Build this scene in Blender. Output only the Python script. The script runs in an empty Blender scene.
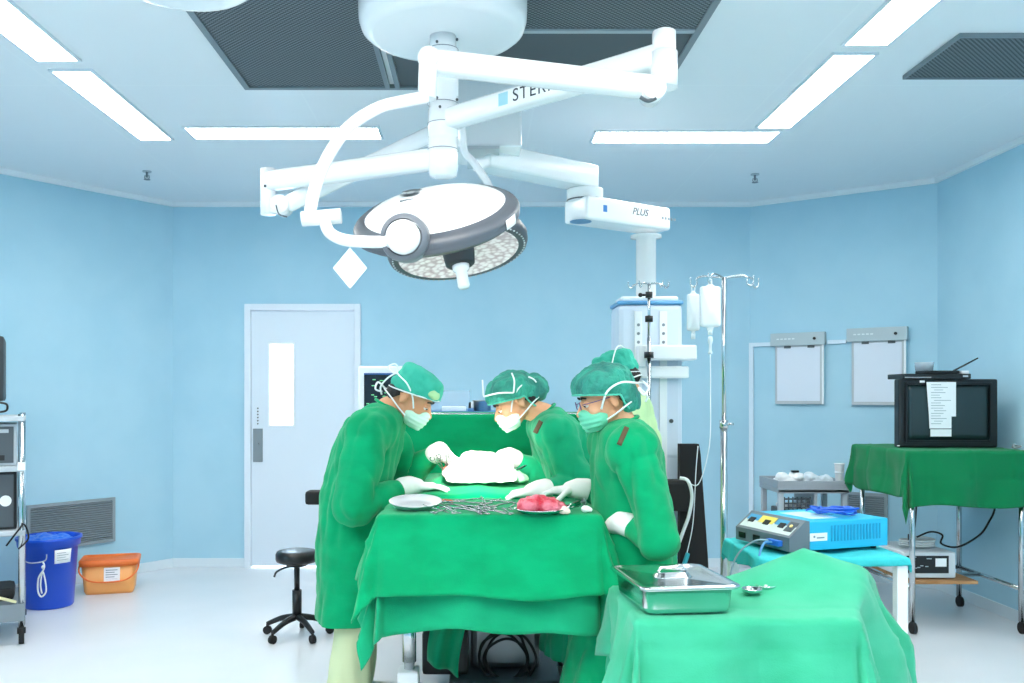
import bpy, bmesh, math, random
from mathutils import Vector, Matrix, Euler, noise
random.seed(7)
PI = math.pi
SC = bpy.context.scene
COL = SC.collection
CZ = 1.39                                    # camera height
F = 900.0                                    # focal length in pixels of a 1024 wide frame
V = Vector

def P(px, py, d):                            # a point seen at a pixel of the photograph, d metres away
    return V(((px-475)/F*d, d, CZ+(396-py)/F*d))

# ---------------------------------------------------------------- camera
cam = bpy.data.cameras.new('camera'); co = bpy.data.objects.new('camera', cam); COL.objects.link(co)
co.location = (0, 0, CZ); co.rotation_euler = (PI/2, 0, 0)
cam.sensor_width = 36; cam.lens = 36*F/1024; cam.shift_x = 37/1024; cam.shift_y = 54.5/1024
cam.clip_start = .05
SC.camera = co

# ---------------------------------------------------------------- materials
def lin(h):
    h = h.lstrip('#'); out = []
    for i in (0, 2, 4):
        c = int(h[i:i+2], 16)/255
        out.append(c/12.92 if c <= .04045 else ((c+.055)/1.055)**2.4)
    return (*out, 1)
MATS = {}
def mat(name, hexc, rough=.5, metal=0, emit=0, bump=None, var=None, alpha=1, spec=.5, trans=0, sheen=0):
    """bump=(scale, strength, stretch xyz); var=(hex, scale, stretch) mixes a second colour by noise"""
    if name in MATS: return MATS[name]
    m = bpy.data.materials.new(name); m.use_nodes = True; nt = m.node_tree; b = nt.nodes['Principled BSDF']
    b.inputs['Base Color'].default_value = lin(hexc); b.inputs['Roughness'].default_value = rough
    b.inputs['Metallic'].default_value = metal; b.inputs['Specular IOR Level'].default_value = spec
    if emit:
        b.inputs['Emission Color'].default_value = lin(hexc); b.inputs['Emission Strength'].default_value = emit
    b.inputs['Alpha'].default_value = alpha; b.inputs['Transmission Weight'].default_value = trans
    if sheen: b.inputs['Sheen Weight'].default_value = sheen
    def coords(st):
        tc = nt.nodes.new('ShaderNodeTexCoord'); mp = nt.nodes.new('ShaderNodeMapping')
        mp.inputs['Scale'].default_value = st; nt.links.new(tc.outputs['Object'], mp.inputs['Vector']); return mp
    if var:
        n = nt.nodes.new('ShaderNodeTexNoise'); n.inputs['Scale'].default_value = var[1]; n.inputs['Detail'].default_value = 4
        nt.links.new(coords(var[2]).outputs[0], n.inputs['Vector'])
        r = nt.nodes.new('ShaderNodeValToRGB'); r.color_ramp.elements[0].position = .4; r.color_ramp.elements[1].position = .62
        r.color_ramp.elements[0].color = lin(hexc); r.color_ramp.elements[1].color = lin(var[0])
        nt.links.new(n.outputs['Fac'], r.inputs[0]); nt.links.new(r.outputs[0], b.inputs['Base Color'])
    if bump:
        n = nt.nodes.new('ShaderNodeTexNoise'); n.inputs['Scale'].default_value = bump[0]; n.inputs['Detail'].default_value = 3
        nt.links.new(coords(bump[2]).outputs[0], n.inputs['Vector'])
        bp = nt.nodes.new('ShaderNodeBump'); bp.inputs['Strength'].default_value = bump[1]; bp.inputs['Distance'].default_value = .02
        nt.links.new(n.outputs['Fac'], bp.inputs['Height']); nt.links.new(bp.outputs[0], b.inputs['Normal'])
    MATS[name] = m; return m

def math_node(nt, op, a, b=None):
    n = nt.nodes.new('ShaderNodeMath'); n.operation = op
    for i, x in enumerate((a, b)):
        if x is None: continue
        if isinstance(x, (int, float)): n.inputs[i].default_value = x
        else: nt.links.new(x, n.inputs[i])
    return n.outputs[0]

# ---------------------------------------------------------------- scene tree
def world_of(o):
    m = Matrix.LocRotScale(o.location, o.rotation_euler, o.scale)
    return world_of(o.parent) @ m if o.parent else m
def thing(name, label, cat, loc=(0, 0, 0), rz=0, group=None):
    o = bpy.data.objects.new(name, None); COL.objects.link(o); o.location = loc; o.rotation_euler = (0, 0, rz)
    o.empty_display_size = .05
    o['label'] = label; o['category'] = cat
    if group: o['group'] = group
    return o
def tag(o, label, cat, group=None):
    o['label'] = label; o['category'] = cat
    if group: o['group'] = group
    return o
def link_mesh(name, me, m, parent=None, smooth=True, kind=None, local=False):
    """mesh vertices are in world space (or the parent's when local)"""
    o = bpy.data.objects.new(name, me)
    if m is not None:
        me.materials.clear()
        for x in (m if isinstance(m, (list, tuple)) else [m]): me.materials.append(x)
    if parent is not None:
        if not local: me.transform(world_of(parent).inverted())
        o.parent = parent
    elif not local and me.vertices:
        xs = [v.co for v in me.vertices]
        lo = [min(c[i] for c in xs) for i in range(3)]; hi = [max(c[i] for c in xs) for i in range(3)]
        c = V(((lo[0]+hi[0])/2, (lo[1]+hi[1])/2, lo[2])); me.transform(Matrix.Translation(-c)); o.location = c
    COL.objects.link(o)
    if kind: o['kind'] = kind
    return o
def copy_tree(o, parent=None):
    c = o.copy(); COL.objects.link(c)
    if parent is not None: c.parent = parent
    for ch in [x for x in bpy.data.objects if x.parent == o and x != c]: copy_tree(ch, c)
    return c

class MB:
    """collects simple solids into one bmesh; xf places everything added"""
    def __init__(s, xf=None): s.bm = bmesh.new(); s.xf = xf or Matrix.Identity(4); s.flat = set(); s.mi = 0
    def _fin(s, geom, m=None, smooth=True):
        mm = s.xf @ m if m is not None else s.xf
        vs = [g for g in geom if isinstance(g, bmesh.types.BMVert)]
        bmesh.ops.transform(s.bm, matrix=mm, verts=vs)
        fs = set(f for v in vs for f in v.link_faces)
        for f in fs: f.smooth = smooth; f.material_index = s.mi
        return s
    def box(s, lo, hi, bev=0, rot=None):
        lo = V(lo); hi = V(hi); c = (lo+hi)/2; d = hi-lo
        g = bmesh.ops.create_cube(s.bm, size=1)['verts']
        bmesh.ops.scale(s.bm, vec=d, verts=g)
        if bev:
            es = list(set(e for v in g for e in v.link_edges))
            r = bmesh.ops.bevel(s.bm, geom=es+g, offset=min(bev, .49*min(d)), segments=2, affect='EDGES', profile=.6)
            g = list(set(v for f in r['faces'] for v in f.verts) | set(v for v in g if v.is_valid))
        m = Matrix.Translation(c)
        if rot is not None: m = m @ rot
        return s._fin(g, m, False)
    def beam(s, a, b, w, h, bev=.01, up=(0, 0, 1)):
        a = V(a); b = V(b); d = (b-a); L = d.length; x = d.normalized(); y = V(up).cross(x).normalized(); z = x.cross(y)
        m = Matrix.Translation((a+b)/2) @ Matrix((x, y, z)).transposed().to_4x4()
        g = bmesh.ops.create_cube(s.bm, size=1)['verts']; bmesh.ops.scale(s.bm, vec=(L, w, h), verts=g)
        if bev:
            es = list(set(e for v in g for e in v.link_edges))
            r = bmesh.ops.bevel(s.bm, geom=es+g, offset=bev, segments=3, affect='EDGES', profile=.6)
            g = list(set(v for f in r['faces'] for v in f.verts) | set(v for v in g if v.is_valid))
        return s._fin(g, m, bev > .012)
    def cyl(s, a, b, r, r2=None, n=24, cap=True):
        a = V(a); b = V(b); d = b-a
        q = d.to_track_quat('Z', 'Y').to_matrix().to_4x4()
        g = bmesh.ops.create_cone(s.bm, cap_ends=cap, segments=n, radius1=r, radius2=r if r2 is None else r2, depth=d.length)['verts']
        s._fin(g, Matrix.Translation((a+b)/2) @ q)
        for v in g:
            for f in v.link_faces:
                if len(f.verts) > 4: f.smooth = False
        return s
    def sph(s, c, r, n=16, rot=None):
        g = bmesh.ops.create_uvsphere(s.bm, u_segments=n, v_segments=max(6, n//2+2), radius=1)['verts']
        if isinstance(r, (int, float)): r = (r, r, r)
        m = Matrix.Translation(c) @ (rot.to_4x4() if rot is not None else Matrix.Identity(4)) @ Matrix.Diagonal((*r, 1))
        return s._fin(g, m)
    def tube(s, pts, r, n=10, closed=False, smooth_path=True, cap=True):
        pts = [V(p) for p in pts]
        if smooth_path and len(pts) > 2: pts = catmull(pts, closed)
        rings = []; N = len(pts); prev = None
        for i, p in enumerate(pts):
            if closed: t = pts[(i+1) % N]-pts[i-1]
            else: t = pts[min(i+1, N-1)]-pts[max(i-1, 0)]
            t = t.normalized() if t.length > 1e-9 else V((0, 0, 1))
            if prev is None:
                a = V((0, 0, 1)) if abs(t.z) < .9 else V((1, 0, 0)); u = t.cross(a).normalized()
            else: u = (prev - t*prev.dot(t)).normalized()
            prev = u; w = t.cross(u); rr = r(i/(N-1)) if callable(r) else r
            rings.append([s.bm.verts.new(s.xf @ (p+(u*math.cos(2*PI*k/n)+w*math.sin(2*PI*k/n))*rr)) for k in range(n)])
        for i in range(N if closed else N-1):
            A, B = rings[i], rings[(i+1) % N]
            for k in range(n):
                f = s.bm.faces.new((A[k], A[(k+1) % n], B[(k+1) % n], B[k])); f.smooth = True; f.material_index = s.mi
        if cap and not closed:
            f = s.bm.faces.new(rings[0][::-1]); f.material_index = s.mi; f = s.bm.faces.new(rings[-1]); f.material_index = s.mi
        return s
    def lathe(s, prof, m=None, n=48, smooth=True):
        """prof: (r, z) pairs from the axis outwards, around local z"""
        m = s.xf @ m if m is not None else s.xf
        rings = []
        for r, z in prof:
            if r < 1e-6: rings.append([s.bm.verts.new(m @ V((0, 0, z)))])
            else: rings.append([s.bm.verts.new(m @ V((r*math.cos(2*PI*k/n), r*math.sin(2*PI*k/n), z))) for k in range(n)])
        for A, B in zip(rings, rings[1:]):
            for k in range(n):
                k2 = (k+1) % n
                q = [A[k], A[k2], B[k2], B[k]] if len(A) > 1 and len(B) > 1 else ([A[0], B[k2], B[k]] if len(A) == 1 else [A[k], A[k2], B[0]])
                f = s.bm.faces.new(q); f.smooth = smooth; f.material_index = s.mi
        return s
    def prism(s, pts, d):
        """closed outline pts (3-D, planar) pushed along vector d"""
        d = V(d); A = [s.bm.verts.new(s.xf @ V(p)) for p in pts]; B = [s.bm.verts.new(s.xf @ (V(p)+d)) for p in pts]; n = len(A)
        fs = [s.bm.faces.new(A[::-1]), s.bm.faces.new(B)]
        for k in range(n): fs.append(s.bm.faces.new((A[k], A[(k+1) % n], B[(k+1) % n], B[k])))
        for f in fs: f.material_index = s.mi
        bmesh.ops.recalc_face_normals(s.bm, faces=fs)
        return s
    def grid(s, fn, nu, nv, two=False):
        vs = [[s.bm.verts.new(s.xf @ V(fn(i/nu, j/nv))) for j in range(nv+1)] for i in range(nu+1)]
        for i in range(nu):
            for j in range(nv):
                f = s.bm.faces.new((vs[i][j], vs[i+1][j], vs[i+1][j+1], vs[i][j+1])); f.smooth = True; f.material_index = s.mi
        return s
    def build(s, name, m, parent=None, kind=None, solid=0):
        me = bpy.data.meshes.new(name)
        s.bm.normal_update(); s.bm.to_mesh(me); s.bm.free()
        o = link_mesh(name, me, m, parent, kind=kind)
        if solid:
            md = o.modifiers.new('thickness', 'SOLIDIFY'); md.thickness = solid; md.offset = 0
        return o

def catmull(p, closed=False, k=6):
    out = []; n = len(p)
    for i in range(n if closed else n-1):
        if closed: a, b, c, d = p[i-1], p[i], p[(i+1) % n], p[(i+2) % n]
        else: a, b, c, d = p[max(i-1, 0)], p[i], p[i+1], p[min(i+2, n-1)]
        for j in range(k):
            t = j/k
            out.append(.5*((2*b)+(c-a)*t+(2*a-5*b+4*c-d)*t*t+(3*b-a-3*c+d)*t**3))
    if not closed: out.append(p[-1])
    return out

# ---------------------------------------------------------------- organic surfaces: solids fused by voxel remesh
def frame(f, up=(0, 0, 1)):
    """matrix whose columns are forward, left, up"""
    f = V(f).normalized(); l = V(up).cross(f).normalized(); u = f.cross(l)
    return Matrix((f, l, u)).transposed()
ICO = None
def ico():
    global ICO
    if ICO is None:
        b = bmesh.new(); bmesh.ops.create_icosphere(b, subdivisions=3, radius=1); ICO = [v.co.copy() for v in b.verts]; b.free()
    return ICO
def ell(c, r, rot=None):
    if isinstance(r, (int, float)): r = (r, r, r)
    c = V(c); rot = rot or Matrix.Identity(3)
    return [c + rot @ V((p.x*r[0], p.y*r[1], p.z*r[2])) for p in ico()]
def cap_(a, ra, b, rb): return ell(a, ra)+ell(b, rb)
def chain(*nodes):
    """nodes (centre, radius[, rot]); each neighbouring pair becomes one hull"""
    E = [ell(*n) for n in nodes]
    return [a+b for a, b in zip(E, E[1:])]
def blob_mesh(hulls, voxel=.008, smooth=4, fold=None, cut=None, m=None, drop=None):
    bm = bmesh.new()
    for pts in hulls:
        t = bmesh.new()
        for p in pts: t.verts.new(p)
        r = bmesh.ops.convex_hull(t, input=t.verts)
        bmesh.ops.delete(t, geom=[v for v in t.verts if not v.link_faces], context='VERTS')
        tm = bpy.data.meshes.new('t'); t.to_mesh(tm); t.free(); bm.from_mesh(tm); bpy.data.meshes.remove(tm)
    me = bpy.data.meshes.new('blob'); bm.to_mesh(me); bm.free()
    o = bpy.data.objects.new('blob', me); COL.objects.link(o)
    md = o.modifiers.new('r', 'REMESH'); md.mode = 'VOXEL'; md.voxel_size = voxel; md.use_smooth_shade = True
    if smooth:
        md = o.modifiers.new('s', 'SMOOTH'); md.factor = .6; md.iterations = smooth
    dg = bpy.context.evaluated_depsgraph_get(); dg.update()
    out = bpy.data.meshes.new_from_object(o.evaluated_get(dg))
    bpy.data.objects.remove(o); bpy.data.meshes.remove(me)
    if fold:
        ns = [v.normal.copy() for v in out.vertices]
        for v, n in zip(out.vertices, ns): v.co = v.co + fold(v.co.copy(), n)
    if cut:
        bm = bmesh.new(); bm.from_mesh(out)
        for c, n in (cut if isinstance(cut, list) else [cut]):
            bmesh.ops.bisect_plane(bm, geom=bm.verts[:]+bm.edges[:]+bm.faces[:], plane_co=c, plane_no=n, clear_outer=True)
        bm.to_mesh(out); bm.free()
    if drop:
        bm = bmesh.new(); bm.from_mesh(out); bmesh.ops.delete(bm, geom=[v for v in bm.verts if drop(v.co)], context='VERTS'); bm.to_mesh(out); bm.free()
    for p in out.polygons: p.use_smooth = True
    out.update()
    return out
def ridge(x): return 1-abs(x)*2
# ================================================================ materials used in many places
WHITE = mat('white_enamel', '#f2f5f8', .3)
WHITE_S = mat('white_plastic', '#eef3f6', .45)
GREYL = mat('light_grey_plastic', '#b9c2c9', .5)
GREYM = mat('mid_grey_plastic', '#7d8890', .5)
GREYD = mat('dark_grey_plastic', '#4b545b', .45)
BLACK = mat('black_plastic', '#111417', .4)
BLACKR = mat('black_rubber', '#0c0d0f', .7)
CHROME = mat('polished_steel', '#c9cdd0', .16, 1)
STEEL = mat('brushed_steel', '#b8bcbe', .3, 1, bump=(60, .05, (1, 1, 14)))
PAPER = mat('white_paper', '#f4f6f8', .8)
INK = mat('ink', '#1c2126', .8)
INKG = mat('grey_ink', '#8d98a0', .8)
SKIN = mat('skin', '#d99a72', .55, var=('#e3ab85', 9, (1, 1, 1)))
HAIR = mat('black_hair', '#0f0c0b', .6, bump=(90, .4, (1, 1, 6)))
GLOVE = mat('white_latex', '#f1efec', .5)
GLASSM = mat('clear_glass', '#eaf6ff', .03, trans=1)

# ================================================================ the room
A_, B_, C_, D_ = V((-3.45, 5.98, 0)), V((-2.45, 7.3, 0)), V((2.23, 7.3, 0)), V((3.33, 6.48, 0))
CEIL = 2.96
wallm = mat('pale_blue_wall_paint', '#aad3e5', .75, spec=.25, var=('#b0d7e8', 2.5, (1, 1, 1)), bump=(160, .03, (1, 1, 1)))
trimw = mat('white_trim_paint', '#e9f0f5', .5)
skirt = mat('pale_floor_cove', '#dbe6ee', .5)

floorm = mat('pale_vinyl_floor', '#dfe1e5', .28, spec=.4, var=('#dadee2', 1.6, (1, 1, 1)))
MB().box((-3.7, -2.8, -.1), (3.6, 7.5, 0)).build('floor', floorm, kind='structure')

cm = bpy.data.materials.new('grey_white_ceiling_panels'); cm.use_nodes = True
nt = cm.node_tree; bs = nt.nodes['Principled BSDF']; bs.inputs['Roughness'].default_value = .35; bs.inputs['Specular IOR Level'].default_value = .4
gm = nt.nodes.new('ShaderNodeNewGeometry'); sp = nt.nodes.new('ShaderNodeSeparateXYZ'); nt.links.new(gm.outputs['Position'], sp.inputs[0])
def seam(out, period, off, w):
    a = math_node(nt, 'SUBTRACT', out, off); a = math_node(nt, 'DIVIDE', a, period); a = math_node(nt, 'FRACT', a)
    a = math_node(nt, 'SUBTRACT', a, .5); a = math_node(nt, 'ABSOLUTE', a); a = math_node(nt, 'SUBTRACT', .5, a)
    return math_node(nt, 'LESS_THAN', math_node(nt, 'MULTIPLY', a, period), w)
s1 = seam(sp.outputs['Y'], .98, 4.57-.02, .006); s2 = seam(sp.outputs['X'], 1.22, -2.12, .005)
mx = math_node(nt, 'MAXIMUM', s1, s2)
mix = nt.nodes.new('ShaderNodeMix'); mix.data_type = 'RGBA'
mix.inputs[6].default_value = lin('#e6ebf0'); mix.inputs[7].default_value = lin('#e9eef2'); nt.links.new(mx, mix.inputs[0])
nt.links.new(mix.outputs[2], bs.inputs['Base Color'])
MB().box((-3.7, -2.8, CEIL), (3.6, 7.5, CEIL+.1)).build('ceiling', cm, kind='structure')

def wall_seg(name, a, b, m=None, z0=0, z1=CEIL, t=.12):
    """a wall whose inner face runs a->b with the room on its right-hand side"""
    a = V(a); b = V(b); d = (b-a).normalized(); n = V((-d.y, d.x, 0))
    mb = MB(); mb.prism([a+V((0, 0, z0)), b+V((0, 0, z0)), b+V((0, 0, z1)), a+V((0, 0, z1))], n*t)
    return mb.build(name, m or wallm, kind='structure')
wall_seg('wall_left', (-3.45, -2.6, 0), A_)
wall_seg('wall_back_left', A_, B_)
wall_seg('wall_back_right', C_, D_)
wall_seg('wall_right', D_, (3.33, -2.6, 0))
wall_seg('wall_front', (3.33, -2.6, 0), (-3.45, -2.6, 0))
DX0, DX1, DZ1 = -1.865, -.925, 2.135          # doorway with its frame
mb = MB(); mb.box((B_.x, 7.3, 0), (DX0, 7.42, CEIL)); mb.box((DX1, 7.3, 0), (C_.x, 7.42, CEIL)); mb.box((DX0, 7.3, DZ1), (DX1, 7.42, CEIL))
mb.build('wall_back', wallm, kind='structure')
def strip(name, a, b, z0, z1, t, m):
    a = V(a); b = V(b); d = (b-a).normalized(); n = V((d.y, -d.x, 0)); a = a+n*.0005; b = b+n*.0005
    MB().prism([a+V((0, 0, z0)), b+V((0, 0, z0)), b+V((0, 0, z1)), a+V((0, 0, z1))], n*t).build(name, m, kind='structure')
k = 1
for a, b in (((-3.45, -2.6, 0), A_), (A_, B_), (B_, C_), (C_, D_), (D_, (3.33, -2.6, 0))):
    strip('trim_%d' % k, a, b, CEIL-.038, CEIL-.0005, .028, trimw); k += 1
for nm, a, b in (('left', (-3.45, -2.6, 0), A_), ('back_left', A_, B_), ('back', B_, (DX0, 7.3, 0)), ('back_middle', (DX1, 7.3, 0), C_), ('back_right', C_, D_), ('right', D_, (3.33, -2.6, 0))):
    strip('baseboard_'+nm, a, b, .001, .075, .008, skirt)

# lit corridor behind the door
corr = mat('corridor_paint', '#eef4f8', .8)
mb = MB(); mb.box((-2.6, 9.2, 0), (-.2, 9.3, 2.7)); mb.box((-2.6, 7.43, 0), (-2.5, 9.2, 2.7)); mb.box((-.3, 7.43, 0), (-.2, 9.2, 2.7))
mb.box((-2.5, 7.43, -.1), (-.3, 9.2, -.002)); mb.box((-2.5, 7.43, 2.6), (-.3, 9.2, 2.7))
mb.build('wall_corridor', corr, kind='structure')
# door
doorm = mat('door_laminate', '#dce7f1', .4)
fr = MB(); fr.box((DX0, 7.27, 0), (DX0+.05, 7.42, DZ1), .004); fr.box((DX1-.05, 7.27, 0), (DX1, 7.42, DZ1), .004); fr.box((DX0+.05, 7.27, DZ1-.05), (DX1-.05, 7.42, DZ1), .004)
fr = fr.build('trim_6', mat('door_frame_paint', '#e2eaf3', .4), kind='structure')
dl = MB(); a0, a1, zt = DX0+.053, DX1-.053, DZ1-.053; w0, w1, v0, v1 = -1.665, -1.475, 1.155, 1.81
y0, y1 = 7.305, 7.345
dl.box((a0, y0, .012), (w0, y1, zt)); dl.box((w1, y0, .012), (a1, y1, zt)); dl.box((w0, y0, .012), (w1, y1, v0)); dl.box((w0, y0, v1), (w1, y1, zt))
door = dl.build('door_1', doorm, kind='structure')
MB().box((w0, 7.32, v0), (w1, 7.328, v1)).build('pane', GLASSM, door)
wf = MB(); t = .013
wf.box((w0-t, 7.297, v0-t), (w0, 7.3048, v1+t)); wf.box((w1, 7.297, v0-t), (w1+t, 7.3048, v1+t)); wf.box((w0, 7.297, v0-t), (w1, 7.3048, v0)); wf.box((w0, 7.297, v1), (w1, 7.3048, v1+t))
wf.build('window_frame', mat('window_bead', '#eef3f5', .5), door)
MB().box((-1.80, 7.296, .855), (-1.722, 7.3045, 1.125), .002).cyl((-1.76, 7.296, 1.0), (-1.76, 7.27, 1.0), .012).build('handle_plate', mat('matt_nickel', '#8e979c', .45, .6), door)
mb = MB()
for i in range(6): mb.cyl((-1.762, 7.3045, 1.165+i*.025), (-1.762, 7.297, 1.165+i*.025), .006, n=8)
mb.build('push_button', GREYD, door)
# window pane view: a small sill line in the corridor, lamp on the corridor ceiling
L = bpy.data.lights.new('corridor_lamp', 'AREA'); L.energy = 130; L.size = 1.6; lo = bpy.data.objects.new('corridor_lamp', L); COL.objects.link(lo); lo.location = (-1.4, 8.4, 2.58)

# ---------------------------------------------------------------- ceiling lights
EM = 15.0
diff = mat('lit_diffuser', '#fffaf3', .6, emit=EM)
metal_w = mat('white_light_frame', '#d7e2ea', .5)
def troffer(x0, x1, y0, y1, label):
    t = thing('ceiling_light', label, 'ceiling light', ((x0+x1)/2, (y0+y1)/2, CEIL), group='recessed fluorescent ceiling lights')
    w = .014
    m = MB(); zz = CEIL-.012
    m.box((x0-w, y0-w, zz), (x0, y1+w, CEIL)); m.box((x1, y0-w, zz), (x1+w, y1+w, CEIL)); m.box((x0, y0-w, zz), (x1, y0, CEIL)); m.box((x0, y1, zz), (x1, y1+w, CEIL))
    m.build('frame', metal_w, t)
    MB().box((x0, y0, CEIL-.008), (x1, y1, CEIL-.001)).build('diffuser', diff, t)
LX0, LX1, RX0, RX1 = -2.035, -1.85, 1.645, 1.83
troffer(LX0, LX1, 4.33, 5.48, 'long lit ceiling light at left, nearest the left wall and the sprinkler')
troffer(LX0, LX1, 3.04, 4.19, 'lit ceiling light cut by the upper left corner of the photo')
troffer(RX0, RX1, 4.12, 5.23, 'slanting lit ceiling light at right beside the small right-hand grille')
troffer(RX0, RX1, 2.9, 4.0, 'lit ceiling light cut by the top edge above the right row')
troffer(-1.69, -.57, 5.24, 5.46, 'crosswise lit ceiling light at left, above the door')
troffer(.72, 1.8, 5.32, 5.54, 'crosswise lit ceiling light at right, above the supply column')
for y in (1.7, .4, -.9):
    troffer(LX0, LX1, y, y+1.15, 'ceiling light of the left row further towards the viewer')
    troffer(RX0, RX1, y-.1, y+1.05, 'ceiling light of the right row further towards the viewer')
for y in (1.1, -.4): troffer(-.9, .7, y, y+.4, 'unseen wide ceiling light added to brighten the open floor')  # wide panels out of view, added to light the closed room

# ---------------------------------------------------------------- ceiling air grilles
gm_ = bpy.data.materials.new('perforated_dark_grille'); gm_.use_nodes = True
nt = gm_.node_tree; bs = nt.nodes['Principled BSDF']; bs.inputs['Roughness'].default_value = .6
g = nt.nodes.new('ShaderNodeNewGeometry'); sp = nt.nodes.new('ShaderNodeSeparateXYZ'); nt.links.new(g.outputs['Position'], sp.inputs[0])
def wv(out, f): return math_node(nt, 'SINE', math_node(nt, 'MULTIPLY', out, f))
mx = math_node(nt, 'MULTIPLY', wv(sp.outputs['X'], 2*PI/.024), wv(sp.outputs['Y'], 2*PI/.024)); mx = math_node(nt, 'GREATER_THAN', mx, .05)
mix = nt.nodes.new('ShaderNodeMix'); mix.data_type = 'RGBA'; mix.inputs[6].default_value = lin('#2b3338'); mix.inputs[7].default_value = lin('#6c777e')
nt.links.new(mx, mix.inputs[0]); nt.links.new(mix.outputs[2], bs.inputs['Base Color'])
grfr = mat('grille_frame', '#77838b', .5)
grbar = mat('grille_bar', '#9fabb3', .5)
t = thing('air_grille', 'large dark perforated air grille in the ceiling above the surgical lamps', 'air grille', (-.1, 3.4, CEIL))
gx0, gx1, gy0, gy1 = -1.165, .965, 2.2, 4.56
m = MB(); w = .03; z0 = CEIL-.02
m.box((gx0, gy0, z0), (gx0+w, gy1, CEIL)); m.box((gx1-w, gy0, z0), (gx1, gy1, CEIL)); m.box((gx0+w, gy0, z0), (gx1-w, gy0+w, CEIL)); m.box((gx0+w, gy1-w, z0), (gx1-w, gy1, CEIL))
m.build('frame', grfr, t)
for x in (-.44, -.39): MB().box((x-.012, gy0+w, z0), (x+.012, gy1-w, CEIL-.001)).build('bar', grfr, t)
MB().box((-.375, 3.82, z0), (gx1-w, 3.85, CEIL-.001)).build('bar', grbar, t)
MB().box((gx0+w, gy0+w, CEIL-.012), (-.454, gy1-w, CEIL-.001)).build('mesh_panel', gm_, t)
MB().box((-.375, gy0+w, CEIL-.012), (gx1-w, 3.818, CEIL-.001)).build('mesh_panel', gm_, t)
MB().box((-.375, 3.852, CEIL-.012), (gx1-w, gy1-w, CEIL-.001)).build('mesh_panel', mat('dark_filter_panel', '#4b555b', .7), t)
t = thing('air_grille', 'small dark return air grille in the ceiling above the right wall', 'air grille', (2.5, 4.15, CEIL))
MB().box((2.105, 3.9, CEIL-.012), (2.93, 4.4, CEIL-.001)).build('mesh_panel', gm_, t)
m = MB(); m.box((2.095, 3.89, z0), (2.105, 4.41, CEIL)); m.box((2.93, 3.89, z0), (2.94, 4.41, CEIL)); m.box((2.105, 3.89, z0), (2.93, 3.9, CEIL)); m.box((2.105, 4.4, z0), (2.93, 4.41, CEIL))
m.build('frame', grfr, t)

# ---------------------------------------------------------------- sprinklers
for px, py, side in ((147, 171, 'left'), (755, 174, 'right')):
    d = (CEIL-CZ)*F/(396-py); c = P(px, py, d); c.z = CEIL
    t = thing('fire_sprinkler', 'small metal fire sprinkler on the ceiling at the %s of the room' % side, 'sprinkler', c)
    MB().cyl(c, c-V((0, 0, .008)), .03).build('escutcheon', GREYL, t)
    MB().cyl(c-V((0, 0, .008)), c-V((0, 0, .045)), .008).tube([c+V((-.013, 0, -.03)), c+V((-.015, 0, -.05)), c+V((0, 0, -.06)), c+V((.015, 0, -.05)), c+V((.013, 0, -.03))], .003).build('body', GREYM, t)
    MB().cyl(c-V((0, 0, .058)), c-V((0, 0, .061)), .022).build('deflector', GREYM, t)

# ---------------------------------------------------------------- wall fixtures
def on_wall(px, py, a, b, off=0):
    """where the ray through a pixel meets the vertical wall a-b, off metres in front of it"""
    d = (b-a).normalized(); n = V((d.y, -d.x, 0)); a = a+n*off
    r = V(((px-475)/F, 1, (396-py)/F)); s = (a-V((0, 0, 0))).dot(n)/r.dot(n)
    return V((r.x*s, r.y*s, CZ+r.z*s))
def wall_frame(a, b, origin):
    d = (b-a).normalized(); n = V((d.y, -d.x, 0))
    return Matrix.Translation(origin) @ Matrix((d, V((0, 0, 1)), n)).transposed().to_4x4()   # local x along wall, y up, z into room
vm = bpy.data.materials.new('louvre_shadow'); 
def wall_grille(a, b, p0, p1, label):
    # p0 lower left corner, p1 upper right on the wall
    xf = wall_frame(a, b, p0); W = V((p1.x-p0.x, p1.y-p0.y)).length; H = p1.z-p0.z
    t = thing('wall_grille', label, 'air grille', p0)
    m = MB(xf); w = .022
    m.box((0, 0, .001), (w, H, .02)); m.box((W-w, 0, .001), (W, H, .02)); m.box((w, 0, .001), (W-w, w, .02)); m.box((w, H-w, .001), (W-w, H, .02))
    m.build('frame', mat('vent_frame_grey', '#93a0a8', .5), t)
    MB(xf).box((w, w, .001), (W-w, H-w, .004)).build('backing', mat('vent_dark', '#59646b', .8), t)
    m = MB(xf); n = int((H-2*w)/.016)
    for i in range(n):
        y = w+(i+.5)*(H-2*w)/n
        m.box((w, y-.0045, .006), (W-w, y+.0045, .016), rot=Matrix.Rotation(.5, 4, 'X'))
    m.build('louvre', mat('vent_louvre_grey', '#8a979f', .5), t)
p1 = on_wall(114, 497, A_, B_); p1b = on_wall(114, 541, A_, B_); p0 = on_wall(26, 541, A_, B_); p0.z = p1b.z
wall_grille(A_, B_, p0, p1, 'louvred grey air grille low on the wall behind the blue bucket')
p0 = on_wall(846, 548, C_, D_); p1 = on_wall(888, 494, C_, D_); 
wall_grille(C_, D_, p0, p1, 'louvred grey air grille low on the right wall behind the green-covered table')

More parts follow.
